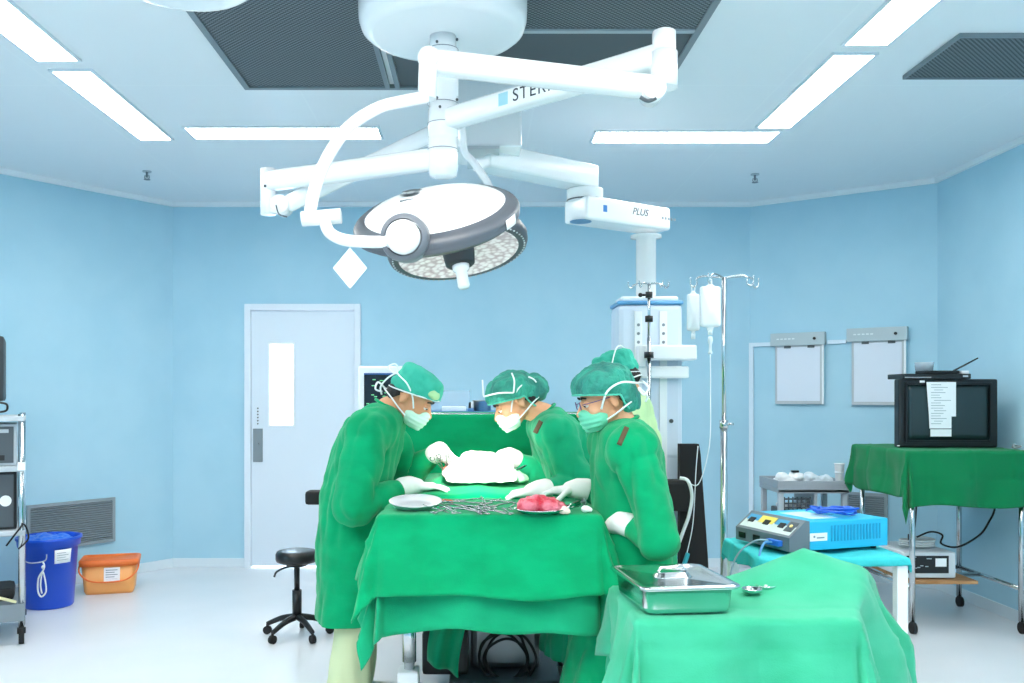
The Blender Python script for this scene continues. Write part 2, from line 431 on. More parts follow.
# X-ray viewers on the right wall
for (xa, xb, yt, yb, hd, lab) in ((775, 826, 334, 404, 10, 'white wall x-ray viewer nearer the room corner, left of its twin'), (851, 908, 329, 405, 12, 'white wall x-ray viewer directly above the television table')):
    p0 = on_wall(xa, yb, C_, D_); q = on_wall(xb, yb, C_, D_); p1 = on_wall(xa, yt, C_, D_)
    xf = wall_frame(C_, D_, p0); W = V((q.x-p0.x, q.y-p0.y)).length; H = p1.z-p0.z; h = .1
    t = thing('xray_viewer', lab, 'x-ray viewer', p0, group='x-ray film viewers on the wall')
    MB(xf).box((.012, 0, .001), (W-.012, H-h, .035), .004).build('housing', GREYL, t)
    MB(xf).box((.03, .025, .036), (W-.035, H-h-.012, .039)).build('screen', mat('viewer_diffuser', '#dbe4f0', .35), t)
    MB(xf).box((-.02, H-h, .001), (W+.005, H, .055), .004).build('header', mat('viewer_header', '#b3c3c9', .45), t)
    for u in (.22, .68): MB(xf).box((W*u, H-h-.02, .04), (W*u+.05, H-h-.001, .048)).build('film_clip', GREYD, t)
    MB(xf).cyl((W*.82, H-h*.5, .055), (W*.82, H-h*.5, .066), .011).build('knob', BLACK, t)
    m = MB(xf)
    for i in range(5): m.box((.03+i*.03, H-h*.52, .0552), (.05+i*.03, H-h*.42, .0558))
    m.build('lettering', mat('faint_print', '#dfe8ea', .6), t)
    MB(xf).box((W-.018, .0, .036), (W-.004, H-h, .05), .003).build('side_strip', WHITE, t)
p0 = on_wall(752, 562, C_, D_); p1 = on_wall(752, 343, C_, D_); p2 = on_wall(775, 341, C_, D_); q1 = on_wall(827, 339, C_, D_); q2 = on_wall(850, 337, C_, D_)
xf = wall_frame(C_, D_, p0); ux = V((p2.x-p0.x, p2.y-p0.y)).length; z1 = p1.z-p0.z; a1 = V((q1.x-p0.x, q1.y-p0.y)).length; a2 = V((q2.x-p0.x, q2.y-p0.y)).length
m = MB(xf); m.box((-.018, 0, .001), (.018, z1, .025), .003); m.box((.018, z1-.032, .001), (ux-.022, z1, .025), .003)
tag(m.build('cable_conduit', mat('conduit_white', '#d6e6f2', .5)), 'white cable conduit running up the corner and across to the first x-ray viewer', 'conduit')
m = MB(xf); m.box((a1+.01, z1-.03, .001), (a2-.022, z1, .025), .003)
tag(m.build('cable_conduit', MATS['conduit_white']), 'short white cable conduit between the two x-ray viewers', 'conduit')
# ================================================================ surgical lamps on their ceiling hub
HX, HY = (443-475)/F*3.4, 3.4
LW = mat('lamp_white_lacquer', '#eff3f6', .22)
LGREY = mat('lamp_rim_grey', '#565c64', .4)
LDARK = mat('lamp_underside_dark', '#2b2f34', .45)
t = thing('surgical_lamp', 'white twin-head surgical lamp hanging from a round ceiling canopy over the operating table', 'surgical lamp', (HX, HY, CEIL))
hub = Matrix.Translation((HX, HY, 0))
MB(hub).lathe([(.318, CEIL-.001), (.318, 2.84), (.316, 2.80), (.305, 2.768), (.285, 2.752), (.26, 2.747), (0, 2.747)]).build('canopy', LW, t)
def zy(py, d=3.4): return CZ+(396-py)/F*d
pole = MB(hub)
pole.lathe([(.0, 2.75), (.05, 2.75), (.05, zy(48)), (.058, zy(50)), (.058, zy(96)), (.052, zy(97)), (.052, zy(109)), (.056, zy(110)), (.056, zy(137)), (.053, zy(138)), (.055, zy(139)), (.055, zy(168)), (.05, zy(176)), (.03, zy(178)), (0, zy(178))])
pole.build('hub_pole', LW, t)
m = MB(hub)
for py in (50, 66, 104, 124, 150): m.lathe([(.0585, zy(py)), (.0592, zy(py)-.0015), (.0585, zy(py)-.003)])
m.build('joint_seam', GREYM, t)
m = MB()
for px, py in ((437, 42), (457, 40), (457, 68), (437, 64), (457, 100), (437, 98), (440, 107)):
    a = P(px, py, 3.34); MB().cyl(a, a+V((0, -.008, 0)), .005, n=8).build('screw', GREYD, t)
# arm from hub to the joint at right (horizontal, towards the viewer)
J1 = V(((664-475)/F*2.75, 2.75, 0)); a0 = V((HX, HY, zy(121))); a1 = V((J1.x, J1.y, zy(121)-.0))
zA = zy(121)
m = MB(); m.beam((HX, HY, zA), (J1.x, J1.y, zA-.0), .07, .075, .022); arm1 = m.build('extension_arm', LW, t)
# lettering on the arm's near face
d = (V((J1.x, J1.y, zA))-V((HX, HY, zA))).normalized(); n = V((d.y, -d.x, 0))
def text_mesh(s, size, xf, name, mtl, parent, italic=0, space=1.0, bold=0):
    c = bpy.data.curves.new('txt', 'FONT'); c.body = s; c.size = size; c.extrude = .0004; c.align_y = 'CENTER'; c.shear = italic; c.space_character = space; c.offset = bold
    o = bpy.data.objects.new('txt', c); COL.objects.link(o)
    dg = bpy.context.evaluated_depsgraph_get(); dg.update()
    me = bpy.data.meshes.new_from_object(o.evaluated_get(dg)); bpy.data.objects.remove(o)
    me.transform(xf); return link_mesh(name, me, mtl, parent)
def face_xf(origin, right, up):
    r = V(right).normalized(); u = V(up); u = (u-r*u.dot(r)).normalized(); n = r.cross(u)
    return Matrix.Translation(origin) @ Matrix((r, u, n)).transposed().to_4x4()
# the face towards the viewer is the one with normal (d.y,-d.x)
s0 = V((HX, HY, zA))+n*.0356
text_mesh('STERIS', .062, face_xf(s0+d*.375, d, (0, 0, 1)), 'lettering', mat('logo_navy', '#25303d', .6), arm1, space=1.15)
m = MB(face_xf(s0+d*.312, d, (0, 0, 1))); m.box((-.001, -.022, 0), (.042, .022, .0008)); m.build('logo_square', mat('logo_teal', '#9fd0dc', .6), arm1)
# right joint
jt = zy(33, 2.75); jb = zy(88, 2.75)
m = MB(); m.cyl((J1.x, J1.y, jt), (J1.x, J1.y, zA+.0), .036); m.cyl((J1.x, J1.y, zA+.01), (J1.x, J1.y, jb), .041); m.sph((J1.x, J1.y, jt), (.036, .036, .012)); m.build('elbow_joint', LW, t)
# spring arm of the near head, from the right joint back left to the yoke column
E1 = P(430, 62, 2.62); S0 = P(655, 88, 2.72)
m = MB(); m.beam(S0, E1, .07, .066, .024); m.cyl(P(652, 92, 2.70)+V((0, .04, 0)), P(652, 92, 2.70)-V((0, .045, 0)), .034); m.build('spring_arm', LW, t)
m = MB(); m.tube([P(640, 97, 2.66), P(648, 101, 2.66), P(656, 98, 2.66)], .006, n=8); m.build('arm_slot', GREYD, t)
m = MB(); m.cyl(P(428.5, 52, 2.6), P(427, 99, 2.6), .027); m.sph(P(429, 58, 2.6), (.034, .034, .034)); m.build('yoke_column', LW, t)
m = MB(); m.tube([P(427, 97, 2.59), P(405, 101, 2.57), P(378, 108, 2.55), P(348, 128, 2.53), P(326, 160, 2.51), P(314, 192, 2.5), P(310, 214, 2.5)], .0175, n=14); yk = m.build('yoke', LW, t)
m = MB(); m.cyl(P(302, 219, 2.5), P(341, 216, 2.5), .021); m.build('yoke_joint', LW, t)
m = MB(); m.tube([P(325, 222, 2.48), P(330, 233, 2.46), P(345, 240, 2.44), P(372, 242, 2.42), P(398, 241, 2.41)], .0165, n=14); m.build('yoke_fork', LW, t)
# near head
def disc_frame(c, nrm, xdir=(1, 0, 0)):
    n_ = V(nrm).normalized(); x = V(xdir); x = (x-n_*x.dot(n_)).normalized(); y = n_.cross(x)
    return Matrix.Translation(c) @ Matrix((x, y, n_)).transposed().to_4x4()
h1 = disc_frame(P(436, 216, 2.66), (-.15, -.50, .85))
m = MB(h1); m.lathe([(0, .055), (.08, .053), (.15, .045), (.19, .034), (.21, .022)]); hd = m.build('lamp_housing', LW, t)
MB(h1).lathe([(.21, .0225), (.228, .019), (.242, .010), (.248, .002), (.249, -.008), (.2475, -.010), (.249, -.012), (.246, -.024)]).build('rim', LGREY, t)
MB(h1).lathe([(.246, -.024), (.238, -.028), (.225, -.038), (.2, -.045), (.18, -.044)]).build('underside', LDARK, t)
MB(h1).lathe([(.2, -.0455), (.19, -.047), (0, -.05)]).build('lens', mat('lens_glass', '#f4ecec', .15, emit=1.2), t)
def ring_flat(mb, cx, cy, rx, ry, w, a0, a1, z, n=20):
    def f(u, v):
        a = a0+(a1-a0)*u; k = 1-w*v
        return (cx+rx*k*math.cos(a), cy+ry*k*math.sin(a), z)
    mb.grid(f, n, 1)
m = MB(h1); ring_flat(m, -.07, .085, .036, .03, .65, .3, 2.6, .0555); ring_flat(m, -.07, .085, .036, .03, .65, 3.4, 5.7, .0555); m.box((-.1, .022, .0505), (-.06, .028, .054)); m.build('logo', GREYD, t)
m = MB(h1); m.grid(lambda u, v: (.2515*math.cos(-.62+.22*u), .2515*math.sin(-.62+.22*u), -.022+.028*v), 6, 1); m.build('side_label', PAPER, t, solid=.001)
K = P(403, 237, 2.40)
kd = V((-.05, -.96, -.1)).normalized()
kx = disc_frame(K, kd)
MB(kx).lathe([(0, .028), (.034, .026), (.044, .018), (.047, .0), (.047, -.04), (0, -.04)]).build('pivot_knob', LW, t)
MB(kx).lathe([(.05, .0), (.062, -.005), (.066, -.03), (.066, -.09), (.05, -.09)]).build('pivot_collar', mat('lamp_collar_grey', '#6a7078', .4), t)
# diamond tag hanging from the fork
c = P(350, 268, 2.44); hw, hh = .046, .056
MB().prism([c+V((-hw, 0, 0)), c+V((0, 0, -hh)), c+V((hw, 0, 0)), c+V((0, 0, hh))], (0, .003, 0)).build('hanging_tag', WHITE_S, t)
MB().tube([c+V((0, .001, hh)), P(349, 243, 2.44)], .0015, n=6).build('tag_string', WHITE_S, t)

# lower arm to the left joint, second spring arm, second head
zB = zy(158); J2 = P(268, 184, 3.73); zB2 = J2.z
m = MB(); m.beam((HX, HY, zB), (J2.x, J2.y, zB-.01), .07, .078, .022); m.build('extension_arm', LW, t)
m = MB(); m.cyl((J2.x, J2.y, zy(169, 3.73)), (J2.x, J2.y, zy(215, 3.73)), .031); m.sph((J2.x, J2.y, zy(170, 3.73)), (.031, .031, .01)); m.build('elbow_joint', LW, t)
S2a = P(286, 205, 3.70); S2b = P(468, 116, 3.98)
m = MB(); m.beam(S2a, S2b, .06, .07, .024); m.cyl(P(282, 206, 3.72)-V((0, .05, 0)), P(282, 206, 3.72)+V((0, .05, 0)), .037); m.beam(P(270, 206, 3.73), S2a, .05, .07, .02); m.build('spring_arm', LW, t)
m = MB(); m.tube([P(276, 205, 3.66), P(279, 214, 3.66), P(287, 217, 3.66)], .003, n=6); m.cyl(P(265, 186, 3.69), P(265, 186, 3.68), .006, n=8); m.build('joint_seam', GREYD, t)
m = MB(); m.tube([P(462, 120, 4.0), P(464, 150, 4.0), P(474, 163, 4.0), P(488, 184, 4.02), P(497, 205, 3.98), P(497, 222, 3.9), P(485, 236, 3.82)], .017, n=12); m.build('yoke', LW, t)
h2 = disc_frame(P(457, 243, 3.70), (-.15, .24, .96))
MB(h2).lathe([(0, .06), (.12, .055), (.22, .04), (.26, .02)]).build('lamp_housing', LW, t)
MB(h2).lathe([(.26, .02), (.285, .008), (.292, -.008), (.29, -.03), (.283, -.045), (.262, -.052), (.248, -.05)]).build('rim', mat('lamp_rim_charcoal', '#50565d', .4), t)
m = MB(h2)
for k in range(72):
    a = 2*PI*k/72; m.box((-.004, -.006, -.001), (.004, .006, .001)); 
m.bm.clear()
for k in range(72):
    a = 2*PI*k/72; m.cyl((.272*math.cos(a), .272*math.sin(a), -.0495), (.272*math.cos(a), .272*math.sin(a), -.053), .004, n=6)
o = m.build('rim_vent', mat('vent_pale', '#c9ced2', .5), t); o['kind'] = 'stuff'
lm = bpy.data.materials.new('reflector_lens'); lm.use_nodes = True; nt = lm.node_tree; bs = nt.nodes['Principled BSDF']
tc = nt.nodes.new('ShaderNodeTexCoord'); sp = nt.nodes.new('ShaderNodeSeparateXYZ')
vv = nt.nodes.new('ShaderNodeTexVoronoi'); vv.inputs['Scale'].default_value = 42; nt.links.new(tc.outputs['Object'], vv.inputs['Vector'])
cr = nt.nodes.new('ShaderNodeValToRGB'); cr.color_ramp.elements[0].color = lin('#f3e9ea'); cr.color_ramp.elements[1].color = lin('#c0a9ae'); cr.color_ramp.elements[0].position = .35; cr.color_ramp.elements[1].position = .75
nt.links.new(vv.outputs['Distance'], cr.inputs[0]); nt.links.new(cr.outputs[0], bs.inputs['Base Color']); nt.links.new(cr.outputs[0], bs.inputs['Emission Color']); bs.inputs['Emission Strength'].default_value = .12; bs.inputs['Roughness'].default_value = .3
MB(h2).lathe([(.248, -.05), (.235, -.045), (.1, -.035), (0, -.034)]).build('lens', lm, t)
MB(h2).lathe([(.0, -.1), (.052, -.1), (.06, -.094), (.066, -.045), (.066, -.03)]).build('handle_mount', LDARK, t)
MB(h2).lathe([(0, -.2), (.02, -.199), (.025, -.19), (.023, -.13), (.034, -.12), (.036, -.102), (0, -.1)]).build('sterile_handle', LW, t)
for nm, c, tgt, e in (('lamp_beam', h1 @ V((0, 0, -.09)), P(484, 478, 4.2), 170), ('lamp_beam', h2 @ V((.10, .0, -.075)), P(474, 480, 4.15), 90)):
    L = bpy.data.lights.new(nm, 'SPOT'); L.energy = e; L.spot_size = math.radians(18 if e > 200 else 22); L.spot_blend = .5; L.shadow_soft_size = .06; L.color = (1, .96, .9)
    o = bpy.data.objects.new(nm, L); COL.objects.link(o); o.location = c; o.rotation_euler = (tgt-V(c)).to_track_quat('-Z', 'Y').to_euler()

# another round ceiling mount at the top left
t = thing('ceiling_mount', 'round white ceiling mount cut by the top edge of the photo at left', 'ceiling mount', (-.97, 2.97, CEIL))
MB(Matrix.Translation((-.97, 2.97, 0))).lathe([(.25, CEIL-.001), (.25, 2.80), (.245, 2.77), (.22, 2.752), (.19, 2.747), (0, 2.747)]).build('cover', LW, t)
MB(Matrix.Translation((-.97, 2.9, 0))).lathe([(.0, 2.74), (.05, 2.742), (.05, 2.7475)]).build('plug', GREYL, t)

# ================================================================ ceiling supply pendant
t = thing('supply_pendant', 'white ceiling supply column with shelf rail and blue trim behind the assistants', 'medical pendant', (.06, 4.6, CEIL))
MB().box((-.12, 4.42, 2.615), (.23, 4.78, CEIL-.001), .012).build('ceiling_column', LW, t)
MB().box((-.04, 4.40, 2.60), (.12, 4.8, 2.614)).build('column_base', GREYL, t)
ja = P(585, 171, 5.0); ja.y = 5.0
m = MB(); m.beam((.03, 4.55, 2.60), (ja.x+.03, ja.y+.02, 2.60), .15, .125, .015); pa = m.build('upper_arm', LW, t)
m = MB(); m.cyl((ja.x, ja.y, 2.535), (ja.x, ja.y, 2.49), .075); m.lathe([(.1, 2.53), (.1, 2.47), (.0, 2.47)], Matrix.Translation((ja.x, ja.y, 0))); m.lathe([(0, 2.535), (.1, 2.535), (.1, 2.53)], Matrix.Translation((ja.x, ja.y, 0))); m.build('rotary_joint', LW, t)
m = MB(); m.lathe([(.101, 2.478), (.1025, 2.474), (.101, 2.47)], Matrix.Translation((ja.x, ja.y, 0))); m.build('joint_seam', GREYD, t)
cx, cy = P(646, 300, 5.3).x, 5.3
e0 = V((ja.x-.06, ja.y-.05, 2.415)); e1 = V((cx+.075, cy+.0, 2.415))
m = MB(); m.beam(e0, e1, .2, .13, .02); la = m.build('lower_arm', LW, t)
d = (e1-e0).normalized(); n = V((d.y, -d.x, 0))
text_mesh('PLUS', .055, face_xf(e0+d*.33+n*.1007+V((0, 0, .012)), d, (0, 0, 1)), 'lettering', mat('logo_navy', '#25303d', .6), la, italic=.3)
m = MB(face_xf(e0+d*.56+n*.1007, d, (0, 0, 1)))
for i in range(5): m.box((i*.024, -.008, 0), (i*.024+.014, .006, .0006))
m.build('label', INKG, la)
m = MB(face_xf(e0+d*.115+n*.1007, d, (0, 0, 1))); m.box((0, -.015, 0), (.028, .022, .0008)); m.build('blue_marker', mat('marker_blue', '#2f7fc8', .5), la)
m = MB(); m.cyl(e0+V((.03, 0, -.064)), e0+V((.03, 0, -.068)), .06); m.build('blue_marker', mat('marker_dull_blue', '#5f93bd', .5), la)
MB(Matrix.Translation((cx, cy, 0))).lathe([(.09, 2.335), (.09, 2.32), (.058, 2.315), (.058, 1.95), (0, 1.95)]).build('drop_tube', LW, t)
# head
x0, x1 = P(617, 0, 5.25).x, P(681, 0, 5.25).x; zt = 1.93; zb = .46; y0, y1 = 5.2, 5.5
m = MB(); m.box((x0, y0, 1.02), (x1, y1, zt-.01), .03); m.box((x0+.08, y0+.005, zb), (x1, y1-.005, 1.06), .02); m.build('column_body', mat('pendant_body', '#d3dfee', .35), t)
m = MB(); m.box((x0-.005, y0-.005, zt-.012), (x1+.005, y1+.005, zt+.012), .012); m.build('top_cap', mat('pendant_trim_blue', '#5b9ccc', .4), t)
m = MB(); m.box((x0+.02, y0+.02, zt+.012), (x1-.02, y1-.02, zt+.04), .02); m.build('top_dome', LW, t)
m = MB(); m.box((x0+.08, y0-.003, zb-.012), (x1, y1-.005, zb), .004); m.build('foot_trim', mat('pendant_trim_blue', '#5b9ccc', .4), t)
for xx in (638, 663):
    u = P(xx, 0, 5.2).x
    m = MB(); m.box((u-.022, y0-.012, .52), (u+.022, y0-.0005, zt-.05), .003); rl = m.build('outlet_strip', LW, t)
    for i in range(3): MB().cyl((u, y0-.012, 1.80-i*.05), (u, y0-.016, 1.80-i*.05), .009, n=10).build('gas_outlet', GREYM, rl)
m = MB(); m.cyl((P(671, 0, 5.2).x, y0-.001, zy(421, 5.2)), (P(671, 0, 5.2).x, y0-.012, zy(421, 5.2)), .012, n=10); m.build('socket', GREYD, t)
# rail and shelf brackets, wrapping the column
m = MB(); m.box((x0+.13, y0-.11, zy(360, 5.1)), (x1+.055, y0-.013, zy(345, 5.1)), .01); m.box((x1+.006, y0-.0129, zy(360, 5.1)+.002), (x1+.053, y1, zy(345, 5.1)-.002)); m.build('shelf', WHITE, t)
m = MB(); m.box((x0+.06, y0-.07, zy(378, 5.1)), (x1+.02, y0-.02, zy(366, 5.1)), .01); m.box((x0+.1, y0-.1, zy(367, 5.1)), (x0+.14, y0-.014, zy(345, 5.1)), .006); m.build('rail', WHITE, t)
# infusion rod clamped to the pendant
rx, ry = P(649, 0, 5.05).x, 5.05
t = thing('infusion_rod', 'thin chrome infusion rod with hooks clamped to the white supply column', 'pole', (rx, ry, .62))
m = MB(); m.cyl((rx, ry, .62), (rx, ry, zy(338, 5.05)), .011); m.cyl((rx, ry, zy(338, 5.05)), (rx, ry, zy(283, 5.05)), .0085); m.build('rod', CHROME, t)
for sx, sy in ((-1, .3), (1, .3), (-.55, -.8), (.6, -.8)):
    z = zy(284, 5.05); a = V((rx, ry, z)); h = V((rx+sx*.085, ry+sy*.05, z))
    m = MB(); m.tube([a, a+(h-a)*.6+V((0, 0, .004)), h+V((0, 0, -.006)), h+V((sx*.012, 0, -.022)), h+V((sx*.028, 0, -.008)), h+V((sx*.03, 0, .014))], .0042, n=8); m.build('hook', CHROME, t)
for py, r in ((295, .02), (319, .022), (355, .026)):
    z = zy(py, 5.05); m = MB(); m.cyl((rx, ry, z-.017), (rx, ry, z+.017), r)
    if py == 295: m.cyl((rx-.012, ry, z), (rx-.045, ry, z), .007); m.sph((rx-.048, ry, z), .013)
    m.build('clamp', BLACK, t)
# ================================================================ people
def Fz(scale, amp, st=(1, 1, 1), seed=0, sharp=True):
    """cloth folds: ridged noise stretched along an axis"""
    def f(co, n):
        p = V((co.x*st[0]+seed, co.y*st[1], co.z*st[2]))*scale
        a = noise.noise(p); b = noise.noise(p*2.1+V((5, 3, 1)))
        r = (abs(a)*3.0-.55) if sharp else a
        return n*(amp*(r*.7+b*.4)+amp*(.3 if sharp else 0))
    return f
def fsum(*fs): return lambda co, n: sum((f(co, n) for f in fs), V())

GREEN = mat('surgical_green_cotton', '#00a068', .85, spec=.1, bump=(220, .12, (1, 1, 1)), var=('#00935e', 5, (1, 1, 2)), sheen=.15)
GREEN2 = mat('washed_green_cotton', '#16a574', .85, spec=.12, bump=(220, .12, (1, 1, 1)), var=('#129a6b', 5, (1, 1, 2)), sheen=.15)
CAPG = mat('teal_cap_fabric', '#2bab92', .8, var=('#3ab89e', 14, (1, 1, 1)), bump=(40, .3, (1, 1, 1)))
CAPN = mat('teal_bouffant_net', '#36a68e', .75, var=('#2f8277', 9, (1, 3, 1)), bump=(45, .7, (1, 3, 1)))
MASKP = mat('pale_mint_mask', '#c3ead6', .8)
MASKG = mat('mint_green_mask', '#6fd0ad', .8)
TIE = mat('white_cotton_tape', '#eef5f6', .8)
KHAKI = mat('pale_green_scrubs', '#cfd9ae', .85, spec=.15, bump=(30, .25, (1, 1, .3)))
PALEG = mat('pale_yellow_green_gown', '#c3e3ab', .85, spec=.15, bump=(30, .25, (1, 1, .3)))
EYEW = mat('eye_white', '#efe9e4', .3)
EYEB = mat('eye_brown', '#20120c', .25)
BROWN = mat('shoulder_patch_brown', '#5a4a33', .85)

def head_hulls(M, c):
    """skin solids of a head; M columns forward,left,up; c head centre"""
    q = lambda f, l, u: V(c)+M @ V((f, l, u))
    H = [ell(q(-.012, 0, .035), (.098, .077, .084), M), ell(q(-.03, 0, .01), (.08, .072, .075), M)]
    H.append(ell(q(.035, 0, -.02), (.06, .06, .085), M)+ell(q(-.02, 0, -.02), (.06, .064, .06), M))
    H.append(ell(q(.058, 0, -.098), (.026, .03, .02), M)+ell(q(-.01, .045, -.06), .02)+ell(q(-.01, -.045, -.06), .02))
    H.append(cap_(q(.088, 0, .006), .009, q(.112, 0, -.036), .0135))
    H.append(ell(q(.103, .012, -.04), .009)+ell(q(.103, -.012, -.04), .009))
    H.append(cap_(q(.072, .035, .022), .015, q(.072, -.035, .022), .015))
    H.append(ell(q(.088, 0, -.065), (.012, .025, .006), M)); H.append(ell(q(.086, 0, -.078), (.012, .022, .007), M))
    for s in (-1, 1):
        H.append(ell(q(-.014, s*.08, -.012), (.018, .009, .031), M @ Euler((0, .2, 0)).to_matrix() @ Euler((0, 0, s*.25)).to_matrix()))
        H.append(ell(q(.06, s*.04, -.03), (.025, .022, .022), M))
    return H
def hand_hulls(w, d, nrm, curl=.5, side=1, spread=.12, s=1.0, pinch=0):
    """wrist point, direction of the metacarpals, palm normal; returns hulls"""
    d = V(d).normalized(); nrm = V(nrm); nrm = (nrm-d*nrm.dot(d)).normalized(); x = d.cross(nrm)*side   # x points to the thumb side
    H = []; w = V(w)
    k0, k1 = w+d*.085*s+x*.030*s, w+d*.078*s-x*.032*s
    H.append(ell(w+x*.013*s, .019*s)+ell(w-x*.013*s, .019*s)+ell(k0, .0135*s)+ell(k1, .0125*s)+ell(w+d*.05*s+nrm*.006, .017*s))
    for i, (off, L) in enumerate(((.030, .074), (.010, .082), (-.011, .077), (-.031, .062))):
        b = w+d*(.086-abs(i-1)*.004)*s+x*off*s
        ang = spread*(off/.03); dirv = (d+x*ang).normalized(); a = curl*(.35+.06*i); p = b; r = .0092*s
        for L_ in (.45, .31, .24):
            dd = (dirv*math.cos(a)+nrm*math.sin(a)).normalized(); e = p+dd*L*L_*s; H.append(cap_(p, r, e, r*.9)); p = e; r *= .9; a += curl*(.75-.05*i)
    b = w+d*.022*s+x*.026*s; t1 = (d*.62+x*.68+nrm*.35).normalized(); m1 = b+t1*.042*s; t2 = (d*.8+x*.25+nrm*(.45+curl*.3)).normalized(); m2 = m1+t2*.03*s; t3 = (d*.85-x*.1+nrm*(.5+curl*.3)).normalized()
    H += [cap_(b, .015*s, m1, .0115*s), cap_(m1, .0112*s, m2, .0105*s), cap_(m2, .0102*s, m2+t3*.024*s, .009*s)]
    return H

def person(cfg):
    g = cfg; c = V(g['head']); M = frame(g['face'], g.get('headup', (0, 0, 1)))
    q = lambda f, l, u: c+M @ V((f, l, u))
    root = thing(g.get('name', 'person'), g['label'], 'person', (g['pelvis'][0], g['pelvis'][1], 0))
    B = frame((g['body'][0], g['body'][1], 0))         # columns forward, left, up of the trunk
    pel, che, nb = V(g['pelvis']), V(g['chest']), V(g['neck'])
    lean = (nb-pel).normalized(); T = Matrix((B.col[1].cross(lean), B.col[1], lean)).transposed()
    sh, el, wr = g['sh'], g['el'], g['wr']
    # ---- body: one continuous skin surface
    H = head_hulls(M, c)
    H += chain((q(-.035, 0, -.05), .054), ((q(-.035, 0, -.05)+nb)/2, .053), (nb, .058))
    H += chain((nb-lean*.04, (.07, .13, .05), T), (che, (.095, .145, .12), T), ((che+pel)/2, (.085, .125, .1), T), (pel, (.1, .155, .1), T))
    for i in (0, 1):
        H += chain((V(sh[i]), .052), (V(el[i]), .038), (V(wr[i]), .026)); H.append(ell(V(sh[i]), .05)+ell(nb-lean*.03, .05)+ell(che, .08))
        if 'foot' in g:
            ft = V(g['foot'][i]); s = 1 if i == 0 else -1; hip = pel+B.col[1]*(.085*s)-V((0, 0, .03)); kn = (hip+ft)/2+B.col[0]*.03; kn.z = .5
            H += chain((hip, .085), (kn, .055), (ft+V((0, 0, .09)), .04)); H.append(cap_(ft+V((0, 0, .05)), .035, ft+B.col[0]*.15+V((0, 0, .035)), .033))
    me = blob_mesh(H, .0062, 3); body = link_mesh('body', me, SKIN, root)
    # ---- eyes and brows
    for s in (-1, 1):
        e = q(.0815, s*.031, -.003)
        MB().sph(e, .0115, 14).build('eye', EYEW, root)
        MB().sph(e+M @ V((.0068, 0, -.0035)), (.0055, .0068, .0062), 10, M).build('iris', EYEB, root)
        MB().tube([q(.093, s*.014, .021), q(.094, s*.032, .027), q(.083, s*.052, .022)], .0035, n=6).build('eyebrow', HAIR, root)
        MB().sph(e+M @ V((-.0005, 0, .0048)), (.0128, .0155, .0095), 14, M).build('eyelid', SKIN, root); MB().tube([e+M @ V((.008, -.012, -.003)), e+M @ V((.0128, 0, -.0025)), e+M @ V((.008, .012, -.003))], .0014, n=6).build('eyelash', HAIR, root)
    if g.get('glasses'):
        m = MB()
        for s in (-1, 1):
            m.tube([q(.108+.004*math.cos(a), s*.032+.021*math.cos(a), -.002+.015*math.sin(a)) for a in [k*PI/5 for k in range(10)]], .0018, n=6, closed=True)
            m.tube([q(.104, s*.053, .002), q(.05, s*.078, .004), q(-.01, s*.083, .006)], .0018, n=6)
        m.tube([q(.112, .011, .0), q(.114, 0, .003), q(.112, -.011, .0)], .0018, n=6)
        m.build('glasses', mat('spectacle_frame_violet', '#5a4a7d', .4), root)
    # ---- hair
    hc = [(q(0, 0, -.055), M.col[2]*-1), (q(.06, 0, 0), M.col[0]*1)]
    me = blob_mesh([ell(q(-.018, 0, .03), (.092, .078, .08), M), ell(q(-.055, 0, -.015), (.06, .074, .05), M)], .005, 2, Fz(40, .002), cut=[(q(0, 0, -.06), -M.col[2]), (q(.062, 0, .0), M @ V((1, 0, -.6)))] + [(q(.0, 0, .03), M @ V((.75, 0, -.66)))])
    link_mesh('hair', me, HAIR, root)
    # ---- cap
    if g['cap'] == 'tied':
        me = blob_mesh([ell(q(.0, 0, .03), (.114, .094, .05), M)+ell(q(.0, 0, .105), (.099, .084, .03), M)], .004, 2,
                       fsum(Fz(9, .009, (1, 1, 1), 3), Fz(22, .003, (1, 1, 1), 1)), cut=[(q(.1, 0, .044), M @ V((.24, 0, -1)))])
        cap = link_mesh('surgical_cap', me, CAPG, root)
        hb = [q(.113*math.cos(a), .0935*math.sin(a), .044+.24*(.113*math.cos(a)-.1)) for a in [k*2*PI/28 for k in range(28)]]
        MB().tube(hb, .0032, n=6, closed=True).build('hem_band', TIE, cap)
        me = blob_mesh([ell(q(.078, -.03, .062), (.034, .05, .026), M)], .005, 2, Fz(20, .002)); link_mesh('sweat_band', me, mat('cap_band_yellow_green', '#a4cf9b', .8), cap)
    else:
        bun = g.get('bun', (-.105, 0, -.005)); br = g.get('bunr', .062)
        def dropf(co):
            l = M.transposed() @ (co-c)
            return (l.x > -.045 and l.z < .04+.25*(l.x-.1)) or (l.z < -.075)
        me = blob_mesh([ell(q(-.002, 0, .056), (.116, .099, .08), M), ell(q(.0, 0, .03), (.115, .097, .06), M), ell(q(-.03, 0, .03), (.095, .088, .075), M)+ell(q(*bun), br)], .0045, 3,
                       fsum(Fz(13, .008, (1, 2.2, .7), 3), Fz(30, .005, (1, 2, .8), 1)), drop=dropf)
        cap = link_mesh('bouffant_cap', me, CAPN if g['cap'] == 'net' else CAPG, root)
        zr = lambda f: .028-.5*(f-.1)
        arc = [(.117*math.cos(a), .1*math.sin(a)) for a in [PI*(-.61)+k*PI*1.22/24 for k in range(25)]]
        pts = [(-.07, -.06, -.06), (-.052, -.082, -.03)]+[(f, l, .04+.25*(f-.1)) for f, l in arc]+[(-.052, .082, -.03), (-.07, .06, -.06)]
        MB().tube([q(*p) for p in pts], .0042, n=6).build('elastic_hem', mat('cap_hem_teal', '#52c2a8', .8), cap)
